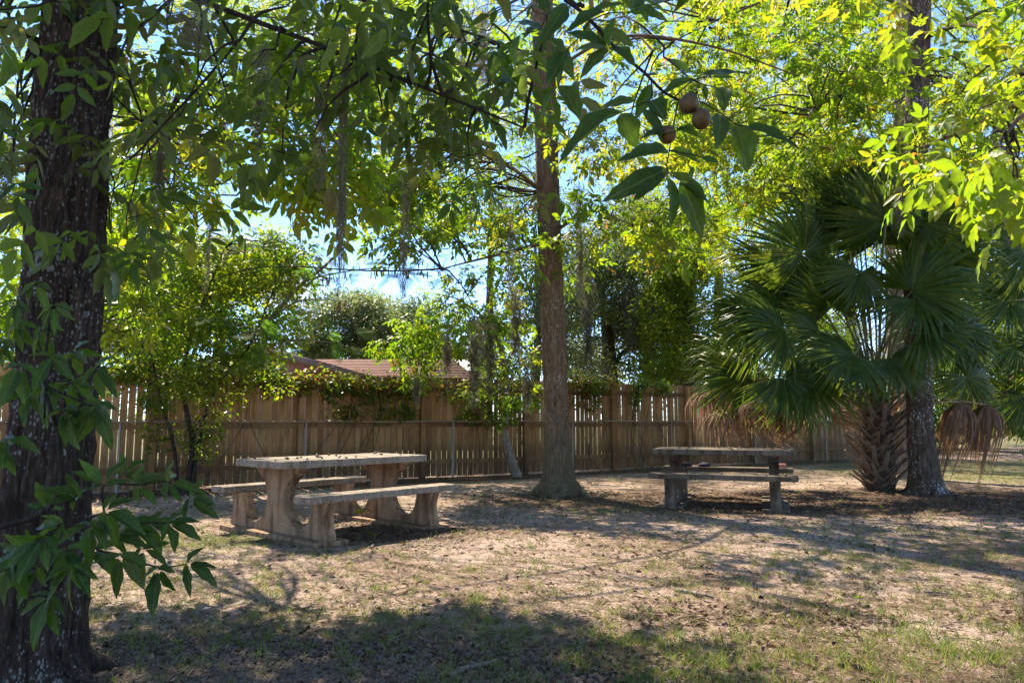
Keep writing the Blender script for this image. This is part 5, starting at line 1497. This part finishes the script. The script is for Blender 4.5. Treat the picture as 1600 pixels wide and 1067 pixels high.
MOSS = [
 (541, 20, 470, 2.9, 10, 'longest thin rope of grey moss hanging down over the gap in the leaves', 1, 1.3),
 (634, 270, 480, 4.2, 10, 'thin moss rope ending in front of the white cloud', 2, .9),
 (503, 120, 310, 2.9, 15, 'short moss rope left of the longest hanging rope', 3, .8),
 (722, 20, 120, 8.5, 12, 'moss tuft in the upper canopy left of the middle trunk, the left one of two', 4, 1.2),
 (752, 10, 150, 8.6, 16, 'broad moss tuft in the upper canopy close left of the middle trunk', 5, 1.8),
 (258, 130, 360, 3.4, 12, 'dark moss streamer in the leaves right of the big dark trunk', 6, 1.4),
 (170, 170, 330, 4.6, 12, 'short moss streamer close beside the big dark trunk', 7, 1.2),
 (330, 300, 470, 7.5, 7, 'faint moss thread above the tangled shrub', 8, .7),
 (797, 330, 470, 10.0, 9, 'moss streamer just left of the middle trunk at mid height', 9, 1.2),
 (700, 500, 590, 12.2, 11, 'moss tuft hanging in the slender tree, left one', 10, 1.4),
 (742, 490, 640, 12.6, 14, 'long moss curtain hanging in the middle of the slender tree', 11, 2.2),
 (765, 500, 620, 12.8, 12, 'moss curtain hanging beside the slender trunk', 12, 2.0),
 (806, 440, 580, 12.9, 13, 'pale moss curtain between the slender tree and the middle trunk', 13, 2.0),
 (824, 560, 650, 13.2, 10, 'low moss tuft against the fence close to the middle trunk', 14, 1.4),
 (652, 590, 640, 12.4, 7, 'small pale moss wisp against the fence above the tan table', 15, .9),
 (905, 280, 480, 11.8, 9, 'moss rope hanging just right of the middle trunk', 16, 1.4),
 (918, 420, 580, 22.0, 12, 'grey moss drape on the live oak, nearest the middle trunk', 17, 1.8),
 (985, 430, 560, 24.0, 14, 'grey moss drape on the live oak right of its dark trunk', 18, 1.8),
 (1020, 480, 580, 24.0, 12, 'grey moss drape on the live oak nearest the palm', 19, 1.6),
 (1403, 285, 370, 10.4, 9, 'pale moss wisp dangling before the top palm fronds', 20, 1.4),
 (1580, 300, 390, 8.8, 14, 'brownish moss tuft hanging at the right edge over the second palm', 21, 1.6),
 (1535, 200, 300, 10.5, 12, 'moss tuft in the golden leaves right of the grey brown trunk', 22, 1.2),
 (305, -10, 90, 2.8, 40, 'loose near moss tangle in the dark boughs at the top left', 23, .7),
 (410, 60, 250, 3.4, 16, 'moss strand wound through the near dark bough', 24, 1.4),
 (1262, 250, 340, 15.0, 12, 'moss tuft above the palm beside the forking limb', 25, 1.4),
 (880, 480, 600, 20.0, 10, 'moss drape beyond the fence half behind the middle trunk', 26, 1.4),
 (10, 190, 330, 3.4, 30, 'brown moss hanging at the far left edge beside the dark trunk', 27, 1.6),
]
for (x, y0, y1, Y, wp, lab, sd, dn) in MOSS: moss(x, y0, y1, Y, wp, lab, sd, dn)

# ------------------------------------------------------------------ GROUND COVER
def scatter(n, rng, dens, ymin=2.6, ymax=14, keep=None):
    out = []
    tries = 0
    while len(out) < n and tries < n * 40:
        tries += 1
        # sample in the picture so that near ground is denser in world terms only where it shows
        px, py = rng.uniform(-40, 1640), 690 + 390 * rng.random() ** .8
        p = gnd(px, py)
        if p.y > 30: continue
        if rng.random() < dens(p.x, p.y): out.append((p.x, p.y, hgt(p.x, p.y)))
    return np.array(out)
sg = np.random.default_rng(13)
def tn(x, y, f, s): return mnoise.noise(Vector((x * f, y * f, s)))
# green tufts
def gd(x, y):
    t = turf_at(x, y); l = litter_at(x, y)
    v = .16 + .9 * t + .35 * max(0, tn(x, y, 1.2, 5.5)) 
    v *= max(.1, 1 - l * .9) * (1 if tn(x, y, 3.5, 2.2) > -.1 else .3)
    return v
P = scatter(5200, sg, gd)
def blades(P, per, L0, L1, wd, lean, name, mat, label, cat, tint):
    n = len(P) * per
    b = np.repeat(P, per, 0) + np.concatenate([sg.normal(0, .018, (n, 2)), np.zeros((n, 1))], 1)
    d = np.concatenate([sg.normal(0, lean, (n, 2)), np.full((n, 1), 1.0)], 1)
    nn = sg.normal(0, 1, (n, 3)); nn[:, 2] = .25
    L = sg.uniform(L0, L1, n) * np.repeat(sg.uniform(.5, 1.3, len(P)), per)
    t = np.clip(np.repeat(sg.uniform(*tint, len(P)), per) + sg.normal(0, .15, n), 0, 1)
    T = np.array([[-.5, 0, 0], [.5, 0, 0], [.38, .5, -.08], [-.38, .5, -.08], [0, 1, -.55]], float)
    Fq = np.array([[0, 1, 2], [0, 2, 3], [3, 2, 4]])
    V, F, tt, uv = leaves_mesh((T, Fq, T[:, :2]), b, frames(d, nn), L, np.maximum(wd, b[:, 1] * .0005) * sg.uniform(.7, 1.3, n), t)
    tag(obj_np(name, V, F, M[mat], None, {'tint': tt}), label, cat, kind='stuff')
blades(P, 8, .03, .085, .0035, .65, 'grass', 'grass', 'sparse green grass tufts growing over the sandy ground', 'grass', (0, .75))
P = scatter(24000, sg, lambda x, y: (.5 + .5 * tn(x, y, 1.6, 9.1)) * (1 - .6 * litter_at(x, y)))
blades(P, 6, .02, .06, .0025, 3.0, 'dry_grass', 'straw', 'flattened straw coloured dry grass lying on the sandy ground', 'grass', (.1, 1))
# leaf litter
def scatter_leaves(P, L0, L1, ratio, name, label):
    n = len(P)
    b = P + np.concatenate([np.zeros((n, 2)), sg.uniform(.002, .014, (n, 1))], 1)
    a = sg.uniform(0, 2 * PI, n)
    d = np.stack([np.cos(a), np.sin(a), sg.normal(.05, .16, n)], -1)
    nn = np.array([0, 0, 1.]) + sg.normal(0, .38, (n, 3))
    L = sg.uniform(L0, L1, n)
    tpl = (MID[0] * np.array([1, 1, -1.6]), MID[1], MID[2])
    V, F, tt, uv = leaves_mesh(tpl, b, frames(d, nn), L, L * ratio * sg.uniform(.7, 1.3, n), np.clip(sg.beta(1.4, 2.0, n), 0, 1))
    tag(obj_np(name, V, F, M['litter'], None, {'tint': tt}), label, 'leaf litter', kind='stuff')
P = scatter(23000, sg, lambda x, y: (litter_at(x, y) ** 1.3 + .02 + .28 * max(0, tn(x, y, 1.1, 6.6) - .18)) * (.35 if y < 4.2 else 1))
scatter_leaves(P, .022, .065, .48, 'leaf_litter', 'brown fallen leaves covering the ground under the trees')
P = scatter(420, sg, lambda x, y: .25 + .5 * litter_at(x, y) + .3 * tn(x, y, .9, 1.4))
g = Geo()
for p in P:
    a = sg.uniform(0, 2 * PI); l = sg.uniform(.04, .22); d = np.array([math.cos(a), math.sin(a), 0]); k = sg.normal(0, .12); r_ = sg.uniform(.0018, .0045)
    sd = np.array([-d[1], d[0], 0])
    g.add(*tube([p + np.array([0, 0, r_]), p + d * l * .5 + sd * l * k + np.array([0, 0, r_ * 2.2]), p + d * l + np.array([0, 0, r_])], [r_, r_ * .9, r_ * .5], 5))
tag(g.build('twig_litter', M['bark_pale'], None), 'small dry twigs scattered over the sandy ground', 'twigs', kind='stuff')
P = scatter(2600, sg, lambda x, y: .4 + .4 * tn(x, y, 2.0, 4.4))
scatter_leaves(P, .012, .035, .4, 'leaf_fragments', 'small dark bits of bark and leaf strewn on the sand')
# husks below the left tree
def hd(x, y): return math.exp(-(((x + 1.25) / 1.15) ** 2 + ((y - 2.95) / .62) ** 2)) * (1 if y < 4.2 else 0) + .0006
P = scatter(7000, sg, hd)
P = P[np.argsort(P[:, 1])]
x, y = to_px(P)
ok = (x > -5) & (x < 1605) & (y < 1072)
P = P[ok]
for i in range(min(300, len(P))):
    o = bpy.data.objects.new('nut_husk', HUSK[sg.integers(0, 5)])
    k = sg.uniform(.011, .020); o.scale = (k, k, k * .8)
    o.location = (P[i][0], P[i][1], P[i][2] + k * .4)
    o.rotation_euler = (sg.choice([0, PI]) + sg.normal(0, .5), sg.normal(0, .5), sg.uniform(0, 6))
    tag(o, 'dry brown nut husk on the littered ground below the big dark trunk', 'nut husk', 'nut husks fallen under the big dark trunk'); link(o)
V0, Q0 = husk_mesh(2)
rest = P[300:]
if len(rest):
    n = len(rest); a = sg.normal(0, 1, (n, 3)); nn = sg.normal(0, .5, (n, 3)) + np.array([0, 0, 1.]) * sg.choice([-1, 1], n)[:, None]
    k = sg.uniform(.011, .019, n)
    R = frames(a, nn)
    W = np.einsum('nij,nkj->nki', R, V0[None] * k[:, None, None]) + (rest + np.array([0, 0, .006]))[:, None, :]
    FF = Q0[None] + (np.arange(n) * len(V0))[:, None, None]
    tag(obj_np('nut_husks', W.reshape(-1, 3), FF.reshape(-1, 4), M['husk'], None, smooth=True), 'many smaller nut husks littering the ground beneath the left tree', 'nut husks', kind='stuff')
# fallen twigs
TW = [((1285, 822), (1405, 838), .012, 'curved fallen stick in the shade below the dark table'), ((1365, 828), (1402, 834), .016, 'thick short stick lying in front of the palm'), ((700, 1062), (775, 1035), .016, 'mossy fallen stick at the bottom edge of the lawn'),
      ((1445, 926), (1520, 932), .007, 'thin pale twig on the sunlit sand at right'), ((1055, 925), (1115, 935), .014, 'dark knobbly stick on the sunlit sand in the middle'), ((1468, 1030), (1472, 1060), .006, 'pale grass like twig near the bottom right corner'), ((1565, 833), (1600, 835), .016, 'pale stick in the shade at the right edge')]
for (a, b, r, lab) in TW:
    p, q = gnd(*a), gnd(*b)
    L = (q - p).length; s = Vector((-(q - p).y, (q - p).x, 0)).normalized()
    pts = spline([p + Vector((0, 0, r * .8)), p.lerp(q, .35) + s * L * .06 + Vector((0, 0, r)), p.lerp(q, .7) - s * L * .04 + Vector((0, 0, r * 1.3)), q + Vector((0, 0, r * .7))], 16)
    g = Geo(); g.add(*tube([np.array(v) - np.array(p) for v in pts], np.linspace(r, r * .5, 16), 7, .12, 2))
    g.add(*tube([np.array(pts[8]) - np.array(p), np.array(pts[8]) - np.array(p) + np.array(s) * L * .12 + np.array([0, 0, .015])], [r * .5, r * .25], 5))
    o = g.build('fallen_stick', M['bark_pale'], None, True, loc=p); tag(o, lab, 'stick', 'sticks fallen on the ground')
# weeds
def weed(x, y, h, n, label, seed):
    rd = np.random.default_rng(seed); p = gnd(x, y); root = empty('weed', p)
    tag(root, label, 'weed')
    g = Geo(); g.add(*tube([(0, 0, -.02), (.004, 0, h * .6), (0, .003, h)], [.003, .0025, .002], 5)); g.build('stem', M['petiole'], root, True)
    P, Y, Nn, L = [], [], [], []
    for i in range(n):
        a = 2 * PI * i / n + rd.uniform(-.3, .3)
        P.append((0, 0, h * rd.uniform(.7, 1))); Y.append((math.cos(a), math.sin(a), rd.uniform(-.2, .5))); Nn.append((0, 0, 1)); L.append(h * rd.uniform(.5, .8))
    single_leaves(root, np.array(P), frames(np.array(Y, float), np.array(Nn, float)), np.array(L), np.array(L) * .42, rd.uniform(.3, .8, n), HI, 'leaf_sun_tone')
weed(565, 822, .19, 7, 'bright green seedling standing under the tan table\'s front bench', 1)
weed(585, 848, .09, 6, 'small leafy weed on the ground just in front of the tan table', 2)
weed(1343, 945, .06, 5, 'single broad green leaf weed on the sunlit sand at right', 3)
weed(277, 1020, .06, 5, 'small green weed among the husks near the dark trunk', 4)
weed(1378, 802, .08, 5, 'little green weed in the leaf litter before the palm', 5)
# pale moss clump on the ground
def ground_clump(x, y):
    rg = np.random.default_rng(4); p = gnd(x, y); V, F, T = [], [], []
    for i in range(260):
        a = rg.uniform(0, 2 * PI); r = rg.uniform(0, .12) ; c = np.array([r * math.cos(a) * 1.3, r * math.sin(a) * .8, .004 + rg.uniform(0, .03) * (1 - r / .14)])
        d = nrm(rg.normal(0, 1, 3) * np.array([1, 1, .5])) * rg.uniform(.02, .05); s = np.array([0, 0, .0016]); k = len(V)
        q = c + d * .5 + np.array([0, 0, .012])
        V += [c - s, c + s, q - s, q + s, c + d - s, c + d + s]; T += [rg.uniform(.5, 1)] * 6
        F += [(k, k+1, k+3, k+2), (k+2, k+3, k+5, k+4)]
    o = obj_np('moss_clump', np.array(V), np.array(F), M['moss'], None, {'tint': np.array(T)}, loc=p)
    tag(o, 'pale tangled moss clump fallen on the ground beside the dark trunk', 'moss')
ground_clump(205, 998)
